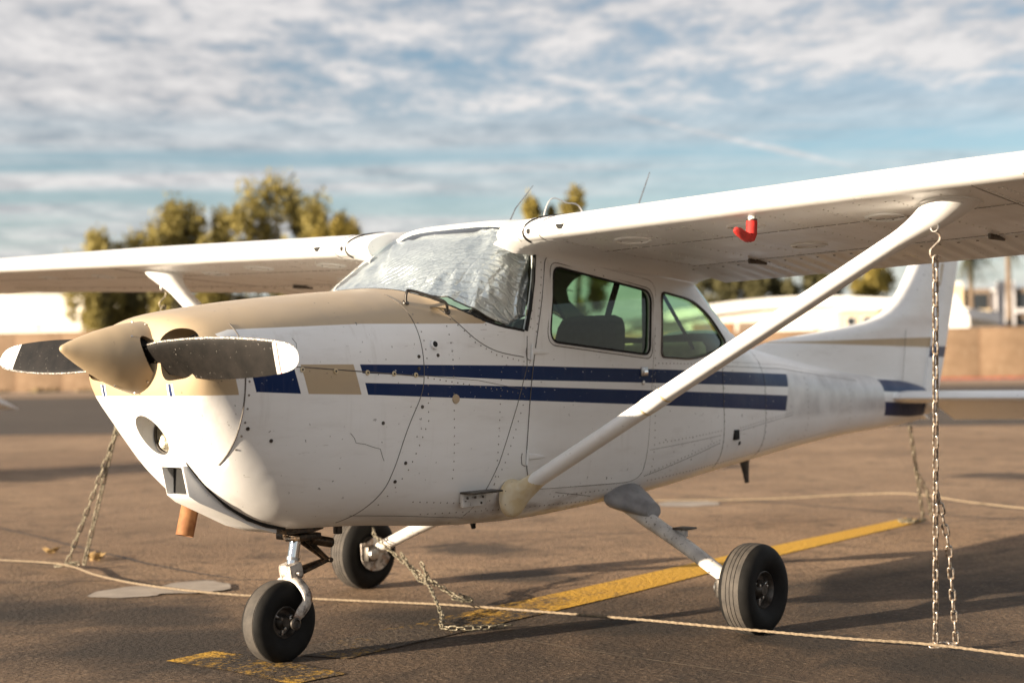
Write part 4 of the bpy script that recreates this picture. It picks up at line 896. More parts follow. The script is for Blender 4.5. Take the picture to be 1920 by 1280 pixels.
rows = [rud_sec(hl(z)+0.004, hl(z)+wd, z, 0.030 if z < 2.5 else 0.024) for z, wd in ((0.86, 0.18), (0.95, 0.24), (1.05, 0.29), (1.25, 0.315), (1.7, 0.335), (2.3, 0.345), (2.62, 0.34), (2.68, 0.28))]
MB().grid(rows, True, True, True).build('rudder', 'fin', PL, angle=60)
MB().tube([Vector((5.50+(z-1.1)*0.20, -0.045, z)) for z in (1.09, 1.2, 1.35, 1.5)], 0.0016, 4).build('skin_joint', 'seam', fin)
tcn = MB(); tcn.tube([(5.80, 0, 0.92), (5.95, 0, 0.90), (6.06, 0, 0.885), (6.10, 0, 0.88)], [0.085, 0.065, 0.030, 0.008], 14).build('tail_cone', 'white', PL)
for side in (-1, 1):
    rows = []
    for y, x0, x1 in ((0.06, 5.16, 5.80), (0.5, 5.22, 5.80), (1.0, 5.29, 5.79), (1.45, 5.36, 5.78), (1.62, 5.42, 5.77), (1.69, 5.50, 5.75)):
        s_ = []
        for k in range(14):
            q = 0.5*(1-math.cos(PI*k/13)); s_.append((q, naca(q*0.64, 0, 0.4, 0.085)[0]*(1.0 if y < 1.6 else 0.7)))
        rows.append([Vector((x0+(x1-x0)*q, y*side, 0.975+h)) for q, h in s_]+[Vector((x0+(x1-x0)*q, y*side, 0.975-h)) for q, h in s_[::-1]])
    sb = MB().grid(rows, True, True, True).build('stabilizer', 'white', PL, angle=60)
    rows = []; dp = math.radians(24); n = 60
    for i in range(n+1):
        y = 0.10+(1.71-0.10)*i/n; c_ = 0.46-0.06*(y/1.7); rr = []; bd = ribbed(y, 0.10, 1.7, 0.095)
        for q, h in ((0.0, 0.030), (0.1, 0.034), (0.3, 0.026), (0.6, 0.016), (0.98, 0.004), (0.98, -0.004), (0.6, -0.016), (0.3, -0.026), (0.1, -0.034), (0.0, -0.030)):
            hh = h+(bd if h < 0 and 0.15 < q < 0.97 else -bd if 0.15 < q < 0.97 else 0); X, Z = q*c_, hh
            rr.append(Vector((5.815+X*math.cos(dp)+Z*math.sin(dp), y*side, 0.975-X*math.sin(dp)+Z*math.cos(dp))))
        rows.append(rr)
    MB().grid(rows, True, True, True).build('elevator', 'white', PL, angle=60)
# tail tie-down ring
MB().tube([Vector((5.70+0.022*math.cos(a), 0, 0.775+0.03*math.sin(a))) for a in [2*PI*k/16 for k in range(17)]], 0.005, 6).build('tie_down_ring', 'steel', PL)
# --- aerials on the roof
zr = ft_(1.3)
MB().tube([(1.27, 0.0, ft_(1.27)-0.01), (1.335, 0.0, ft_(1.27)+0.085), (1.475, 0.0, 2.145)], [0.0042, 0.0034, 0.0022], 6).build('whip_antenna', 'steel', PL)
MB().tube(smoothpath([(1.50, -0.02, 1.90), (1.555, -0.02, 2.04), (1.615, -0.02, 2.09), (1.72, -0.02, 2.075), (1.84, -0.02, 2.055), (1.95, -0.02, 1.87)], 6), 0.0034, 6).build('loop_antenna', 'rivet_white', PL)
MB().tube([(2.05, -0.18, 1.84), (2.14, -0.18, 2.08), (2.25, -0.18, 2.265)], [0.005, 0.004, 0.0028], 6).build('whip_antenna', 'steel', PL)
# --- cabin furniture
def cushion(sections, name, mat, par):
    rows = []
    for c_, wx, wy in sections:
        rows.append([Vector(c_)+Vector((math.copysign(abs(math.cos(a))**0.5, math.cos(a))*wx/2, math.copysign(abs(math.sin(a))**0.35, math.sin(a))*wy/2, 0)) for a in [2*PI*k/28 for k in range(28)]])
    return MB().grid(rows, True, True, True).build(name, mat, par, angle=60)
for yy in (-0.25, 0.25):
    seat = bpy.data.objects.new('front_seat', None); COL.objects.link(seat); seat.parent = PL; seat.empty_display_size = 0.1
    cushion([((1.30, yy, z), a, 0.42) for z, a in ((0.80, 0.40), (0.82, 0.44), (0.90, 0.45), (0.935, 0.42), (0.945, 0.3))], 'seat_cushion', 'seat_fabric', seat)
    cushion([((1.50+(z-0.9)*0.22, yy, z), a, b_) for z, a, b_ in ((0.90, 0.12, 0.40), (0.95, 0.14, 0.43), (1.2, 0.13, 0.42), (1.36, 0.12, 0.40), (1.42, 0.11, 0.385), (1.458, 0.09, 0.35), (1.475, 0.05, 0.27))], 'seat_back', 'seat_fabric', seat)
bench = bpy.data.objects.new('rear_seat', None); COL.objects.link(bench); bench.parent = PL; bench.empty_display_size = 0.1
cushion([((2.05, 0, z), a, 0.92) for z, a in ((0.80, 0.42), (0.90, 0.45), (0.94, 0.40))], 'seat_cushion', 'beige_trim', bench)
cushion([((2.30+(z-0.9)*0.2, 0, z), a, b_) for z, a, b_ in ((0.90, 0.12, 0.90), (1.2, 0.12, 0.88), (1.32, 0.10, 0.84), (1.345, 0.06, 0.8))], 'seat_back', 'beige_trim', bench)
MB().grid([[Vector((x_, yy, ring_pt(x_, PI/2).z-0.028-0.10*(abs(yy)/0.44)**3)) for yy in np.linspace(-0.43, 0.43, 12)] for x_ in np.linspace(0.92, 2.25, 14)]).build('headliner', 'headliner', PL)
MB().box((1.10, 0, 0.63), (1.5, 0.90, 0.02)).build('cabin_floor', 'cabin_grey', PL)
MB().box((2.62, 0, 0.98), (0.03, 0.72, 0.60)).build('baggage_wall', 'beige_trim', PL)
MB().box((0.57, 0, 1.315), (0.16, 0.92, 0.33)).build('instrument_panel', 'dark', PL, bevel=0.02)
MB().grid([[Vector((x_, yy, 1.486-0.12*max(0, abs(yy)-0.25)**1.3+0.06*(0.45-x_))) for yy in np.linspace(-0.45, 0.45, 14)] for x_ in (0.27, 0.4, 0.55, 0.74)]).build('glareshield', 'dark', PL)
for s_ in (-1, 1):
    rows = [[skin(x_, z_, -0.024, s_) for z_ in np.linspace(0.62, 1.235, 8)] for x_ in np.linspace(0.6, 2.6, 24)]; MB().grid(rows).build('side_trim', 'beige_trim', PL)
    MB().tube([(1.80, 0.47*s_, 1.62), (1.79, 0.475*s_, 1.25)], 0.022, 8, flat=1.6).build('door_post', 'cabin_grey', PL)
    MB().tube([(1.95, 0.36*s_, 1.74), (2.35, 0.38*s_, 1.30)], 0.010, 6).build('shoulder_belt', 'dark', PL)
    MB().tube([(1.62, 0.44*s_, 1.70), (1.60, 0.36*s_, 1.45)], 0.016, 6).build('shoulder_belt', 'dark', PL)

# ------------------------------------------------------------------ things on and around the aeroplane
# foil sunshade behind the windshield
def lower(u):       # u runs from the starboard to the port edge; the port corner hangs clear of the glass base
    return (0.02 if u < 0.55 else 0.02+0.17*((u-0.55)/0.45)**1.3, 0.985)
def crumple(p, u, s_, q, th):
    n = noise.noise(Vector((u*9, s_*4.0, 1.3)))*0.028+noise.noise(Vector((u*22, s_*7, 4.1)))*0.008+abs(noise.noise(Vector((u*11+s_*4, s_*2.0, 8.0))))*0.035
    fold = 0.035*math.exp(-(((u-0.42)+(s_-0.5)*0.25)/0.07)**2)*math.sin(PI*min(1, s_*1.2))
    c_ = Vector((q+0.25, 0, 1.35)); return p+(c_-p).normalized()*(0.012+max(0, n)+fold)
rows = surf_glass(WS, 0.15, 1.0, 0.12, PI-0.17, 150, 60, 0.012, crumple, lower)
sh = MB().grid(rows).build('sunshade', 'foil', None, angle=180)
md = sh.modifiers.new('s', 'SOLIDIFY'); md.thickness = 0.004; md.offset = -1
tag(sh, 'crumpled silver foil sunshade spread behind the windshield', 'sunshade')
ed = MB().tube([r_[0] for r_ in rows], 0.0035, 5).build('binding', 'dark_metal', sh)
MB().tube(rows[-1], 0.0035, 5).build('binding', 'dark_metal', sh)
# pitot mast belongs to the wing; the red cover slips over it
pm = MB().tube([(0.80, -1.70, 1.845), (0.795, -1.70, 1.77)], [0.017, 0.014], 10).build('pitot_mast', 'white', PL)
cv = MB().tube([(0.797, -1.70, 1.796), (0.796, -1.70, 1.780), (0.794, -1.70, 1.760), (0.792, -1.70, 1.738), (0.786, -1.70, 1.716), (0.778, -1.70, 1.708)], [0.0215, 0.023, 0.0225, 0.023, 0.017, 0.006], 14)
cv.tube([(0.800, -1.70, 1.735), (0.785, -1.70, 1.724), (0.76, -1.70, 1.722), (0.725, -1.702, 1.730), (0.692, -1.703, 1.741), (0.672, -1.703, 1.746), (0.664, -1.703, 1.747)], [0.008, 0.017, 0.020, 0.019, 0.018, 0.013, 0.004], 14)
c0 = cv.build('pitot_cover', 'red_fabric'); tag(c0, 'red fabric cover slipped over the probe under the wing', 'cover')
MB().tube([(0.797, -1.70, 1.792), (0.797, -1.70, 1.798)], 0.0225, 14).build('hem', 'dark_metal', c0)

# chains: every link is a piece of its chain
def link_mesh(L_, wd, wr, name):
    n, m = 16, 6; rows = []; hs = (L_-wd)/2
    for k in range(n):
        a = 2*PI*k/n; cx_, cy_ = math.cos(a), math.sin(a); R_ = wd/2-wr
        c_ = Vector((cx_*R_, cy_*R_+(hs if cy_ >= 0 else -hs), 0)); o_ = Vector((cx_, cy_, 0))
        rows.append([c_+o_*wr*math.cos(b_)+Vector((0, 0, 1))*wr*math.sin(b_) for b_ in [2*PI*j/m for j in range(m)]])
    mb = MB().grid(rows+[rows[0]], True); me = bpy.data.meshes.new(name); me.from_pydata(mb.v, [], mb.f); me.shade_smooth(); return me
def chain(root, me, path, pitch, twist=0.0, jitter=0.06):
    path = [Vector(p) for p in path]; ls = [0]
    for a, b_ in zip(path, path[1:]): ls.append(ls[-1]+(b_-a).length)
    n = int(ls[-1]/pitch); i = 0
    for k in range(n+1):
        s_ = k*pitch
        while i < len(ls)-2 and ls[i+1] < s_: i += 1
        f_ = (s_-ls[i])/max(1e-6, ls[i+1]-ls[i]); p = path[i].lerp(path[i+1], min(1, f_)); t_ = (path[i+1]-path[i]).normalized()
        ref = Vector((0.76, 0.65, 0)) if abs(t_.z) > 0.5 else Vector((0, 0, 1))
        u = (ref-t_*ref.dot(t_)).normalized(); v = u.cross(t_)
        a = twist+(PI/2 if k % 2 else 0)+random.uniform(-jitter, jitter)*3; u2 = u*math.cos(a)+v*math.sin(a); v2 = t_.cross(u2)
        mt = Matrix((( v2.x, t_.x, u2.x, p.x), (v2.y, t_.y, u2.y, p.y), (v2.z, t_.z, u2.z, p.z), (0, 0, 0, 1)))
        o = bpy.data.objects.new('link', me); COL.objects.link(o); o.parent = root; o.matrix_basis = mt
def hook(root, p, mat):
    p = Vector(p); q = [(0, 0.004, 0.0), (0.016, 0, -0.008), (0.018, 0, -0.030), (0.0, 0, -0.050), (-0.018, 0, -0.070), (-0.014, 0, -0.095), (0.006, 0, -0.104), (0.018, 0, -0.090)]
    pts = smoothpath([p+Vector((a*0.65, -a*0.76, c_)) for a, b_, c_ in q], 4); MB().tube(pts, 0.0048, 8).build('hook', mat, root)
LM = link_mesh(0.064, 0.032, 0.0050, 'chain_link'); LM.materials.append(M['chain'])
LO = link_mesh(0.050, 0.028, 0.0042, 'chain_link_old'); LO.materials.append(M['chain_old'])
LS = link_mesh(0.075, 0.034, 0.0052, 'chain_link_far'); LS.materials.append(M['chain_old'])
G = 'tie-down chains'
# port wing
P0 = Vector((0.955, -2.405, 1.705)); PB = Vector((1.54, -2.125, 0.03))
c1 = empty('tie_down_chain', (PB.x, PB.y, 0), label='bright steel chain hooked to the strut carrying the red probe cover wing', cat='chain', group=G)
c1['label'] = 'bright steel chain hanging from the wing that carries the red cover'
bpy.context.view_layer.update()
def rel(root, f_):
    before = set(o.name for o in root.children); f_()
    for o in root.children:
        if o.name not in before: o.location = o.location-root.location
rel(c1, lambda: hook(c1, P0, 'chain'))
rel(c1, lambda: chain(c1, LM, [P0+Vector((0, 0, -0.115)), PB+Vector((-0.02, 0.015, 0.0))], 0.050, 0.5))
md_ = P0.lerp(PB, 0.62); rel(c1, lambda: chain(c1, LM, [md_, P0.lerp(PB, 0.74)+Vector((0.02, -0.03, 0)), PB+Vector((0.03, -0.055, 0.0))], 0.050, 1.1))
rel(c1, lambda: chain(c1, LM, [PB+Vector((-0.02, 0.015, 0.0)), PB+Vector((0.03, -0.055, 0.005))], 0.03, 0.3, 0.4))
# starboard wing
P0 = Vector((0.955, 2.405, 1.705)); PB = Vector((0.93, 3.39, 0.03))
c2 = empty('tie_down_chain', (PB.x, PB.y, 0), label='dull chain slanting down to the rope beside the two cement pads', cat='chain', group=G); bpy.context.view_layer.update()
rel(c2, lambda: hook(c2, P0, 'chain_old'))
rel(c2, lambda: chain(c2, LS, [P0+Vector((0, 0, -0.115)), PB], 0.060, 0.5)); rel(c2, lambda: chain(c2, LS, [P0.lerp(PB, 0.42), P0.lerp(PB, 0.7)+Vector((0.03, -0.045, 0)), PB+Vector((0.03, -0.14, 0.0))], 0.060, 1.0))
rel(c2, lambda: chain(c2, LS, [PB+Vector((-0.03, 0.03, 0)), PB+Vector((0.03, -0.05, 0.01)), PB], 0.035, 0.3, 0.5))
# tail
P0 = Vector((5.70, 0, 0.73)); PB = Vector((6.22, 0.16, 0.03))
c3 = empty('tie_down_chain', (PB.x, PB.y, 0), label='chain from the tail to the far end of the yellow line', cat='chain', group=G); bpy.context.view_layer.update()
rel(c3, lambda: chain(c3, LS, [P0, PB], 0.060, 0.5)); rel(c3, lambda: chain(c3, LS, [P0.lerp(PB, 0.45), P0.lerp(PB, 0.7)+Vector((0.03, -0.05, 0)), PB+Vector((0.05, -0.05, 0))], 0.060, 1.0, 0.3))
rel(c3, lambda: chain(c3, LS, [PB, PB+Vector((-0.10, 0.02, 0.0)), PB+Vector((-0.14, 0.10, 0.0)), PB+Vector((-0.04, 0.08, 0.0)), PB+Vector((-0.1, 0.14, 0.0))], 0.045, 0.3, 0.6))
# old slack chain at the starboard wheel
K0 = Vector((1.40, 1.10, 0.30)); K1 = Vector((1.26, 0.33, 0.035)); KK = K0.lerp(K1, 0.62)+Vector((0, 0, -0.02))
c4 = empty('tie_down_chain', (1.26, 0.33, 0), label='rusty slack chain knotted beside the brake, its end trailing on the asphalt', cat='chain', group=G); bpy.context.view_layer.update()
rel(c4, lambda: chain(c4, LO, smoothpath([K0+Vector((0.03, 0.05, 0.03)), K0, K0.lerp(K1, 0.3)+Vector((0, 0, -0.025)), KK, K1], 8), 0.038, 0.4, 0.25))
rel(c4, lambda: chain(c4, LO, smoothpath([K0.lerp(K1, 0.30)+Vector((0, -0.01, 0.0)), K0.lerp(K1, 0.48)+Vector((-0.02, -0.02, -0.05)), KK+Vector((-0.01, 0, -0.01)), K0.lerp(K1, 0.55)+Vector((0.02, 0.02, 0.03)), KK], 6), 0.036, 0.9, 0.5))
rel(c4, lambda: chain(c4, LO, smoothpath([KK+Vector((-0.02, 0, -0.02)), Vector((1.12, 0.42, 0.10)), Vector((0.86, 0.10, 0.030)), Vector((0.72, -0.03, 0.014)), Vector((0.74, -0.13, 0.014)), Vector((0.84, -0.22, 0.014)), Vector((0.95, -0.27, 0.014))], 8), 0.038, 0.2, 0.25))
rel(c4, lambda: chain(c4, LO, smoothpath([K1+Vector((-0.03, 0.02, 0.01)), K1+Vector((0.03, -0.03, 0.0)), K1+Vector((0.03, 0.04, 0.02)), K1], 5), 0.032, 0.2, 0.6))
# ropes lying across the apron (twisted strands)
def rope(name, pts, rad, label):
    sp = smoothpath(pts, 90); b = MB()
    rows = []; n = 9; u = Vector((0, 0, 1))
    L_ = 0.0
    for i, p in enumerate(sp):
        t_ = (sp[min(i+1, len(sp)-1)]-sp[max(i-1, 0)]).normalized(); u = (u-t_*u.dot(t_)).normalized(); v = t_.cross(u); L_ += (p-sp[i-1]).length if i else 0
        rows.append([p+(u*math.cos(a)+v*math.sin(a))*rad*(1+0.11*math.cos(3*a-L_*150)) for a in [2*PI*k/n for k in range(n)]])
    b.grid(rows, True, True, True); o = b.build(name, 'rope'); return tag(o, label, 'rope', 'ropes along the tie-down rows')
rope('ground_rope', [(0.62, 5.6, 0.03), (0.80, 4.2, 0.03), (0.90, 3.42, 0.040), (0.80, 2.85, 0.022), (0.72, 2.25, 0.022), (0.80, 1.60, 0.016), (1.02, 0.92, 0.016), (1.17, 0.34, 0.025), (1.23, -0.25, 0.035), (1.265, -0.80, 0.045), (1.285, -1.25, 0.050), (1.37, -1.75, 0.045), (1.50, -2.10, 0.035), (1.55, -2.6, 0.02), (1.60, -3.4, 0.012)], 0.0060, 'beige twisted rope running past the wheels, joining the wing chains')
rope('ground_rope', [(5.6, 6.0, 0.03), (6.3, 3.6, 0.025), (7.0, 2.3, 0.03), (7.45, 1.4, 0.08), (7.55, 0.9, 0.10), (7.45, 0.3, 0.06), (7.3, -0.6, 0.03), (7.1, -2.0, 0.02)], 0.0078, 'pale rope stretched across the apron beyond the tail')

# ------------------------------------------------------------------ the neighbouring aeroplane in the row
KEEP = {'nose_bowl', 'cowling', 'fuselage', 'windshield', 'rear_window', 'door', 'door_window', 'rear_side_window', 'spinner', 'propeller', 'blade', 'wing', 'wing_skin', 'wing_tip', 'flap', 'aileron', 'root_fairing', 'root_cap',
        'wing_strut', 'upper_cuff', 'lower_cuff', 'landing_gear_leg', 'gear_fairing', 'wheel', 'tyre', 'tread', 'rim', 'nose_gear', 'oleo_piston', 'fork_leg', 'tail_fin', 'rudder', 'stabilizer', 'elevator', 'tail_cone', 'headliner', 'front_seat', 'seat_back'}
def copy_tree(o, parent=None):
    c_ = o.copy(); COL.objects.link(c_); c_.parent = parent
    for ch in list(o.children):
        if ch.name.split('.')[0] in KEEP: copy_tree(ch, c_)
    return c_
N2 = copy_tree(PL); N2.location = (-0.2, 13.95, 0)
N2['label'] = 'neighbouring light aircraft whose white tailplane tip shows past the nose, far behind'

# ------------------------------------------------------------------ beyond the apron
O2 = Vector((-4.42, -4.88))
def wp(d, s, z=0.0): p = O2+Nn*d+D*s; return Vector((p.x, p.y, z))
RZ = math.atan2(D.y, D.x)
def frame(name, d, s, **kw): o = empty(name, wp(d, s), **kw); o.rotation_euler.z = RZ; return o        # local x runs along the wall, local y away from the apron
t = MT('block_wall'); n = t.noise(0.6, 5, 0.6); c0 = t.mix(n.ramp(0.35, 0.65), (0.165, 0.108, 0.064), (0.215, 0.143, 0.088)); c0 = t.mix(t.noise(2.2, 4, off=(3, 3, 3)).ramp(0.56, 0.70)*0.5, c0, (0.27, 0.195, 0.13)); t.put('Base Color', c0); t.put('Roughness', 0.9); t.bump(t.noise(12, 4), 0.3, 0.02); M['block'] = t.m
simple('wall_joint', (0.20, 0.12, 0.07), 0.9); simple('red_kerb', (0.26, 0.065, 0.04), 0.8, var=0.35, scale=2)
t = MT('white_cladding'); x, y, z = t.obj(); wv = t.nt.nodes.new('ShaderNodeTexWave'); wv.bands_direction = 'X'; wv.inputs['Scale'].default_value = 3.0; t.nt.links.new(t.tc.outputs['Object'], wv.inputs['Vector']); t.put('Base Color', t.mix(t.noise(0.5, 4).ramp(0.3, 0.7), (0.72, 0.67, 0.58), (0.80, 0.77, 0.70))); t.put('Roughness', 0.55); t.bump(S(t.nt, wv.outputs[1]), 0.5, 0.04); M['cladding'] = t.m
simple('roof_white', (0.78, 0.77, 0.75), 0.5, var=0.12, scale=0.6); simple('stucco_cream', (0.62, 0.50, 0.33), 0.9, var=0.15, scale=0.8); simple('stucco_grey', (0.46, 0.45, 0.46), 0.9, var=0.15, scale=0.8); simple('brown_door', (0.26, 0.13, 0.06), 0.7, var=0.2, scale=0.5); simple('window_dark', (0.03, 0.035, 0.04), 0.15, var=0.2); simple('stucco_brown', (0.20, 0.15, 0.11), 0.9, var=0.15, scale=0.8)
def rbox(name, x0, x1, y0, y1, z0, z1, mat, par, bevel=0.0): return MB().box(((x0+x1)/2, (y0+y1)/2, (z0+z1)/2), (x1-x0, y1-y0, z1-z0)).build(name, mat, par, bevel=bevel)
def wall(s0, s1, h_, label):
    wl = frame('boundary_wall', 116, s0, label=label, cat='wall'); n = int((s1-s0)/4)
    pm_ = MB().box((1.97, 0, h_/2), (3.94, 0.22, h_)).build('panel', 'block', wl, bevel=0.015); cp = MB().box((1.97, 0, h_+0.06), (3.98, 0.30, 0.12)).build('coping', 'block', wl, bevel=0.02); po = MB().box((-0.015, -0.02, h_/2), (0.09, 0.20, h_-0.02)).build('joint', 'wall_joint', wl)
    for i in range(1, n):
        for o in (pm_, cp, po): c_ = o.copy(); COL.objects.link(c_); c_.location.x = 4*i; c_.parent = wl
    return wl
wall(-96, -28, 4.75, 'tall tan block wall with vertical joints below the cream hangar')
wall(-28, 76, 3.75, 'lower tan block wall along the red painted kerb')
kb = MB(); kb.box((0, 0, 0.09), (110, 0.25, 0.18)); k_ = kb.build('kerb', 'red_kerb', bevel=0.03); k_.location = wp(113.5, 20, 0.0); k_.rotation_euler.z = RZ; k_['kind'] = 'structure'
# dry weeds under the left wall
b = MB()
for i in range(900):
    s_ = random.uniform(-92, -32); cl = noise.noise(Vector((s_*0.35, 0, 0)))
    if cl < -0.05: continue
    p = wp(115.4-random.random()*0.9, s_, 0.0); hh = random.uniform(0.15, 0.5)*(0.6+cl); a = random.uniform(0, PI); q = Vector((math.cos(a), math.sin(a), 0))*0.16
    b.add([p-q, p+q, p+q*0.5+Vector((0.05, 0, hh)), p-q*0.6+Vector((0, 0.05, hh*0.8))], [(0, 1, 2, 3)])
simple('dry_grass', (0.20, 0.15, 0.07), 0.9, var=0.4, scale=3); wd_ = b.build('weeds', 'dry_grass', smooth=False, recalc=False); tag(wd_, 'dry weeds along the foot of the tall tan wall', 'weeds', kind='stuff')
# cream hangar behind the left wall
h = frame('hangar', 128, -118, label='large cream metal hangar rising behind the tall tan wall', cat='hangar')
MB().prism([(0, 0), (76, 0), (76, 8.3), (38, 9.3), (0, 8.6)], 0, 40).build('wall', 'cladding', h, smooth=False)
rf = MB().grid([[(-0.6, y_, 8.62), (38, y_, 9.42), (76.6, y_, 8.32)] for y_ in (-0.7, 40.7)]).build('roof', 'roof_white', h, smooth=False)
for k in range(16): rbox('vent', 3+4.6*k, 3.35+4.6*k, -0.06, 0.02, 5.55, 5.85, 'brown_door', h)
for k in range(4): rbox('hangar_door', 8+16*k, 20+16*k, -0.08, 0.03, 0, 5.0, 'roof_white', h)
# white curved-roof hangar
h = frame('hangar', 141, -8, label='low white hangar with a gently arched roof and brown doors', cat='hangar')
arc = [(x_, 5.25+2.3*math.sin(PI*(0.06+0.88*x_/34))) for x_ in np.linspace(0, 34, 22)]
MB().prism([(0, 0)]+[(34, 0)]+[(p[0], p[1]-0.15) for p in arc[::-1]], 0, 30).build('wall', 'cladding', h, smooth=False)
MB().grid([[(p[0], y_, p[1]) for p in arc] for y_ in (-0.8, 30.6)]).build('roof', 'roof_white', h)
MB().prism([(p[0], p[1]-0.9) for p in arc]+[(p[0], p[1]) for p in arc[::-1]], -0.8, -0.6).build('fascia', 'roof_white', h, smooth=False)
for k, (a, b_, m_) in enumerate(((6.4, 10.2, 'brown_door'), (10.6, 13.6, 'stucco_brown'), (14.2, 17.6, 'roof_white'), (21.5, 25.0, 'brown_door'), (26.0, 29.5, 'roof_white'))): rbox('hangar_door', a, b_, -0.14, 0.02, 0, 5.3, m_, h)
# small site office
h = frame('site_office', 136, 11.5, label='small cream office block with a dark window beside the white hangar', cat='building')
rbox('wall', 0, 4.6, 0, 5, 0, 6.0, 'stucco_cream', h); rbox('roof', -0.2, 4.8, -0.3, 5.2, 6.003, 6.3, 'roof_white', h); rbox('pier', 3.3, 3.95, -0.3, -0.003, 0, 6.2, 'brown_door', h)
for x_ in (0.5, 1.9): f = rbox('window', x_, x_+0.9, -0.06, 0.02, 4.6, 5.5, 'roof_white', h); rbox('pane', x_+0.08, x_+0.82, -0.075, -0.05, 4.68, 5.42, 'window_dark', f)
# flats
h = frame('apartment_building', 152, 22.5, label='grey apartment block with cream fins and dark recessed balconies', cat='building')
rbox('wall', 0, 30, 1.2, 14, 0, 8.2, 'stucco_grey', h); rbox('roof', -0.3, 30.3, 0.9, 14.3, 8.203, 8.45, 'roof_white', h)
x_ = 0.6
for k in range(6):
    rbox('bay', x_+0.0, x_+1.7, 0.25, 1.197, 0, 8.9, 'stucco_cream' if k % 2 == 0 else 'stucco_grey', h)
    rc = rbox('recess', x_+1.703, x_+4.3, 0.8, 1.19, 0, 8.5, 'stucco_brown', h)
    for zz in (1.2, 3.9, 6.5):
        rbox('pane', x_+1.9, x_+4.1, 0.74, 0.81, zz, zz+1.5, 'window_dark', rc); rbox('balcony', x_+1.75, x_+4.25, 0.1, 0.79, zz-0.5, zz-0.05, 'stucco_grey' if k % 2 else 'stucco_cream', rc)
    rbox('parapet', x_+0.1, x_+1.6, 0.3, 1.15, 8.903, 9.2, 'roof_white', h); x_ += 4.9
h = frame('garden_shed', 134, 19.4, label='small bright white gabled shed beside the apartment block', cat='shed')
MB().prism([(0, 0), (2.9, 0), (2.9, 5.2), (1.7, 7.2), (0, 6.2)], 0, 4).build('wall', 'roof_white', h, smooth=False); rbox('door', 0.9, 1.9, -0.05, 0.02, 0, 2.3, 'stucco_grey', h)

# ------------------------------------------------------------------ trees
def leafmat(name, a, b_):
    t = MT(name); n = t.noise(0.55, 4, 0.6); n2 = t.noise(5, 2, off=(3, 1, 2)); t.put('Base Color', t.mix((n*0.5+n2*0.5).ramp(0.38, 0.62), a, b_)); t.put('Roughness', 0.65); t.put('Specular IOR Level', 0.2)
    tr = t.nt.nodes.new('ShaderNodeBsdfTranslucent'); mx = t.nt.nodes.new('ShaderNodeMixShader'); mx.inputs[0].default_value = 0.25; tr.inputs[0].default_value = (*b_, 1)
    out = t.nt.nodes['Material Output']; t.nt.links.new(t.b.outputs[0], mx.inputs[1]); t.nt.links.new(tr.outputs[0], mx.inputs[2]); t.nt.links.new(mx.outputs[0], out.inputs[0]); M[name] = t.m
leafmat('leaf_olive', (0.15, 0.130, 0.040), (0.36, 0.30, 0.10)); leafmat('leaf_dark', (0.055, 0.055, 0.026), (0.14, 0.125, 0.055)); leafmat('leaf_yellow', (0.16, 0.135, 0.030), (0.32, 0.25, 0.065))
t = MT('bark'); n = t.noise(3, 4, stretch=(4, 4, 1)); t.put('Base Color', t.mix(n.ramp(0.35, 0.65), (0.10, 0.070, 0.045), (0.22, 0.16, 0.11))); t.put('Roughness', 0.9); t.bump(n, 0.6, 0.03); M['bark'] = t.m
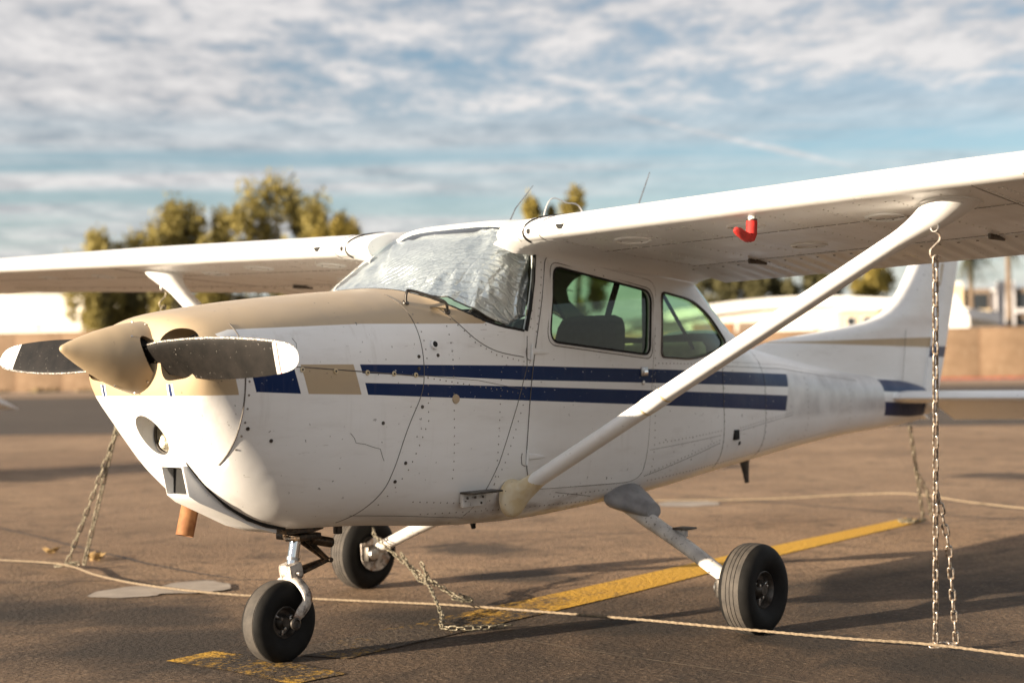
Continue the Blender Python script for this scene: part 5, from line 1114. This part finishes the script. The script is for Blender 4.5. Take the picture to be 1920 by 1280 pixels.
def tree(d, s, h_, rad, mat, label, lobes=34, n=7000, leaf=0.26, seed=1, low=0.28, droop=0.6, name='tree', group='trees beyond the wall', stretch=1.7):
    rg = np.random.default_rng(seed); base = wp(d, s); root = empty(name, base, label=label, cat='tree', group=group)
    mb = MB(); top = h_*0.62
    tp = smoothpath([(0, 0, 0), (rg.normal()*0.15, rg.normal()*0.15, top*0.4), (rg.normal()*0.3, rg.normal()*0.3, top)], 6); mb.tube(tp, [0.034*h_*(1-0.65*i/len(tp))*0.6 for i in range(len(tp))], 9)
    cs = []
    for k in range(int(lobes*0.7)):
        z_ = h_*(low+(0.93-low)*rg.random()**0.8); env = rad*math.sqrt(max(0.05, 1-((z_/h_-0.58)/0.46)**2)); a = rg.random()*2*PI; r_ = env*(0.15+0.85*rg.random()**0.7); cs.append((r_*math.cos(a), r_*math.sin(a), z_, rad*(0.15+0.15*rg.random())))
    cs.append((0, 0, h_*0.90, rad*0.25))
    for c_ in cs[::2]:
        q0 = tp[int(len(tp)*(0.35+0.5*rg.random()))]; m_ = (q0+Vector(c_[:3]))/2+Vector((0, 0, -0.3)); mb.tube(smoothpath([q0, m_, Vector(c_[:3])], 3), [0.09, 0.08, 0.07, 0.06, 0.05, 0.04, 0.025], 5)
    mb.build('trunk', 'bark', root)
    C_ = np.array(cs); wts = C_[:, 3]**2; n = int(n*0.72); idx = rg.choice(len(C_), n, p=wts/wts.sum()); v = rg.normal(size=(n, 3)); v /= np.linalg.norm(v, axis=1)[:, None]
    rr = (0.25+0.75*rg.random(n)**0.6)*(1+0.35*np.abs(rg.normal(size=n))); P = C_[idx, :3]+v*(C_[idx, 3]*rr)[:, None]*np.array([1, 1, stretch]); P[:, 2] -= droop*rg.random(n)**3*C_[idx, 3]*1.2
    a = rg.normal(size=(n, 3)); a /= np.linalg.norm(a, axis=1)[:, None]; a[:, 2] -= 0.5; b_ = np.cross(a, rg.normal(size=(n, 3))); b_ /= np.linalg.norm(b_, axis=1)[:, None]
    sz = leaf*(0.6+0.8*rg.random(n))[:, None]; q = np.stack([P-a*sz, P+b_*sz*0.42, P+a*sz, P-b_*sz*0.42], 1).reshape(-1, 3)
    me = bpy.data.meshes.new('crown'); me.vertices.add(4*n); me.vertices.foreach_set('co', q.astype(np.float32).ravel()); me.loops.add(4*n); me.loops.foreach_set('vertex_index', np.arange(4*n, dtype=np.int32)); me.polygons.add(n); me.polygons.foreach_set('loop_start', np.arange(0, 4*n, 4, dtype=np.int32)); me.polygons.foreach_set('loop_total', np.full(n, 4, dtype=np.int32)); me.update(calc_edges=True)
    link('crown', me, mat, root); return root
def ps(px, d):
    """distance along the wall of the sight line at a bearing, used only to lay out the background plan"""
    k = (px-960)/2819.9; v = Vector((cw.x, cw.y))+Vector((cr.x, cr.y))*k; tt = d/v.dot(Nn); return tt*v.dot(D)
tree(121, ps(190, 121), 13.4, 3.4, 'leaf_olive', 'short drooping olive-green tree in front of the cream hangar', 30, 9000, 0.26, 11, low=0.22, droop=2.2)
tree(123, ps(235, 123), 11.0, 3.4, 'leaf_dark', 'low dark weeping tree in front of the cream hangar', 30, 8000, 0.28, 12, low=0.25, droop=2.4)
tree(124, ps(325, 124), 16.0, 4.0, 'leaf_olive', 'tall olive-green tree with several upright lobes', 24, 9000, 0.27, 13)
tree(126, ps(418, 126), 15.8, 3.2, 'leaf_olive', 'slim olive tree between two taller ones', 18, 6000, 0.27, 14)
tree(127, ps(540, 127), 18.2, 4.2, 'leaf_olive', 'tallest olive-green tree of the row, crown open at the base', 30, 10000, 0.28, 15)
tree(131, ps(590, 131), 16.4, 3.2, 'leaf_dark', 'dark grey-green tree behind the tallest tree', 18, 6000, 0.28, 16)
tree(122, ps(640, 122), 14.6, 2.8, 'leaf_yellow', 'round yellow-green tree close to the wing root', 20, 6000, 0.25, 17)
tree(150, ps(1005, 150), 19.2, 2.4, 'leaf_yellow', 'narrow yellowish tree top above the cabin roof', 12, 3500, 0.30, 18)
tree(150, ps(1085, 150), 20.4, 3.0, 'leaf_yellow', 'broad yellowish tree top above the cabin roof', 16, 4500, 0.30, 19)
for i, (px, hh, rd) in enumerate(((1340, 13.0, 3.4), (1395, 14.0, 3.6), (1450, 12.8, 3.2), (1530, 13.5, 3.2))):
    tree(180, ps(px, 180), hh, rd, 'leaf_dark', ('dark tree behind the arched hangar, half hidden by the rear window', 'dark broad tree behind the middle of the arched hangar roof', 'lower dark tree behind the arched hangar roof, beside the broad one', 'dark tree behind the arched hangar, next to the tawny one')[i], 20, 5000, 0.34, 30+i, low=0.30)
tree(178, ps(1640, 178), 14.5, 3.4, 'leaf_yellow', 'tawny tree behind the tail fin', 20, 5000, 0.34, 40, low=0.3)
simple('palm_leaf', (0.055, 0.055, 0.025), 0.6, var=0.4, scale=2)
def palm(d, s, h_, seed, label, n=44, rad=2.2):
    rg = random.Random(seed); root = empty('palm_tree', wp(d, s), label=label, cat='palm tree', group='palm trees by the flats')
    tp = [(0.10*math.sin(k*0.4), 0.08*math.cos(k*0.3), h_*k/16) for k in range(17)]; mb = MB().tube(tp, [0.30-0.10*k/16+(0.02 if k % 2 else 0) for k in range(17)], 12); mb.build('trunk', 'bark', root)
    cb = MB()
    for k in range(n):
        a = 2*PI*rg.random(); el = rg.uniform(-1.3, 1.2); L_ = rad*rg.uniform(0.8, 1.15); pts = []
        for j in range(9):
            f_ = j/8; pts.append(Vector((math.cos(a)*math.cos(el)*L_*f_, math.sin(a)*math.cos(el)*L_*f_, h_+math.sin(el)*L_*f_-1.2*f_*f_)))
        for j in range(1, 9):
            t_ = (pts[j]-pts[j-1]).normalized(); sd2 = t_.cross(Vector((0, 0, 1))).normalized()
            for sg in (-1, 1):
                for m_ in range(3):
                    o_ = pts[j-1].lerp(pts[j], m_/3); e = o_+sd2*sg*0.55*(1-0.5*j/8)+t_*0.22+Vector((0, 0, -0.22)); cb.add([o_, o_+t_*0.07, e], [(0, 1, 2)])
    cb.build('crown', 'palm_leaf', root, smooth=False, recalc=False)
palm(146, ps(1893, 146), 13.0, 3, 'tall palm with a bare trunk before the apartment block')
palm(150, ps(1822, 150), 12.0, 5, 'palm with a dark hanging skirt of fronds beside the tail fin', 70, 2.6)
# curled dry leaves blown against the rope
simple('dry_leaf', (0.36, 0.24, 0.10), 0.8, var=0.3, scale=20)
for i, (lx_, ly_) in enumerate(((1.36, 4.24), (1.36, 3.71), (1.30, 3.62))):
    b = MB()
    for k in range(4):
        a = random.uniform(0, 2*PI); c_ = Vector((lx_+random.uniform(-0.04, 0.04), ly_+random.uniform(-0.04, 0.04), 0.012)); u = Vector((math.cos(a), math.sin(a), 0.25))*0.036; v = Vector((-math.sin(a), math.cos(a), 0.15))*0.018
        b.grid([[c_-u+v*q*0.3+Vector((0, 0, 0.02*q*q)) for q in (-1, 0, 1)], [c_+v*q+Vector((0, 0, 0.022*q*q)) for q in (-1, 0, 1)], [c_+u+v*q*0.2+Vector((0, 0, 0.03)) for q in (-1, 0, 1)]])
    o = b.build('dry_leaves', 'dry_leaf'); tag(o, 'small curl of dry yellow leaves on the asphalt behind the slanting chain', 'leaves', 'dry leaves behind the rope')
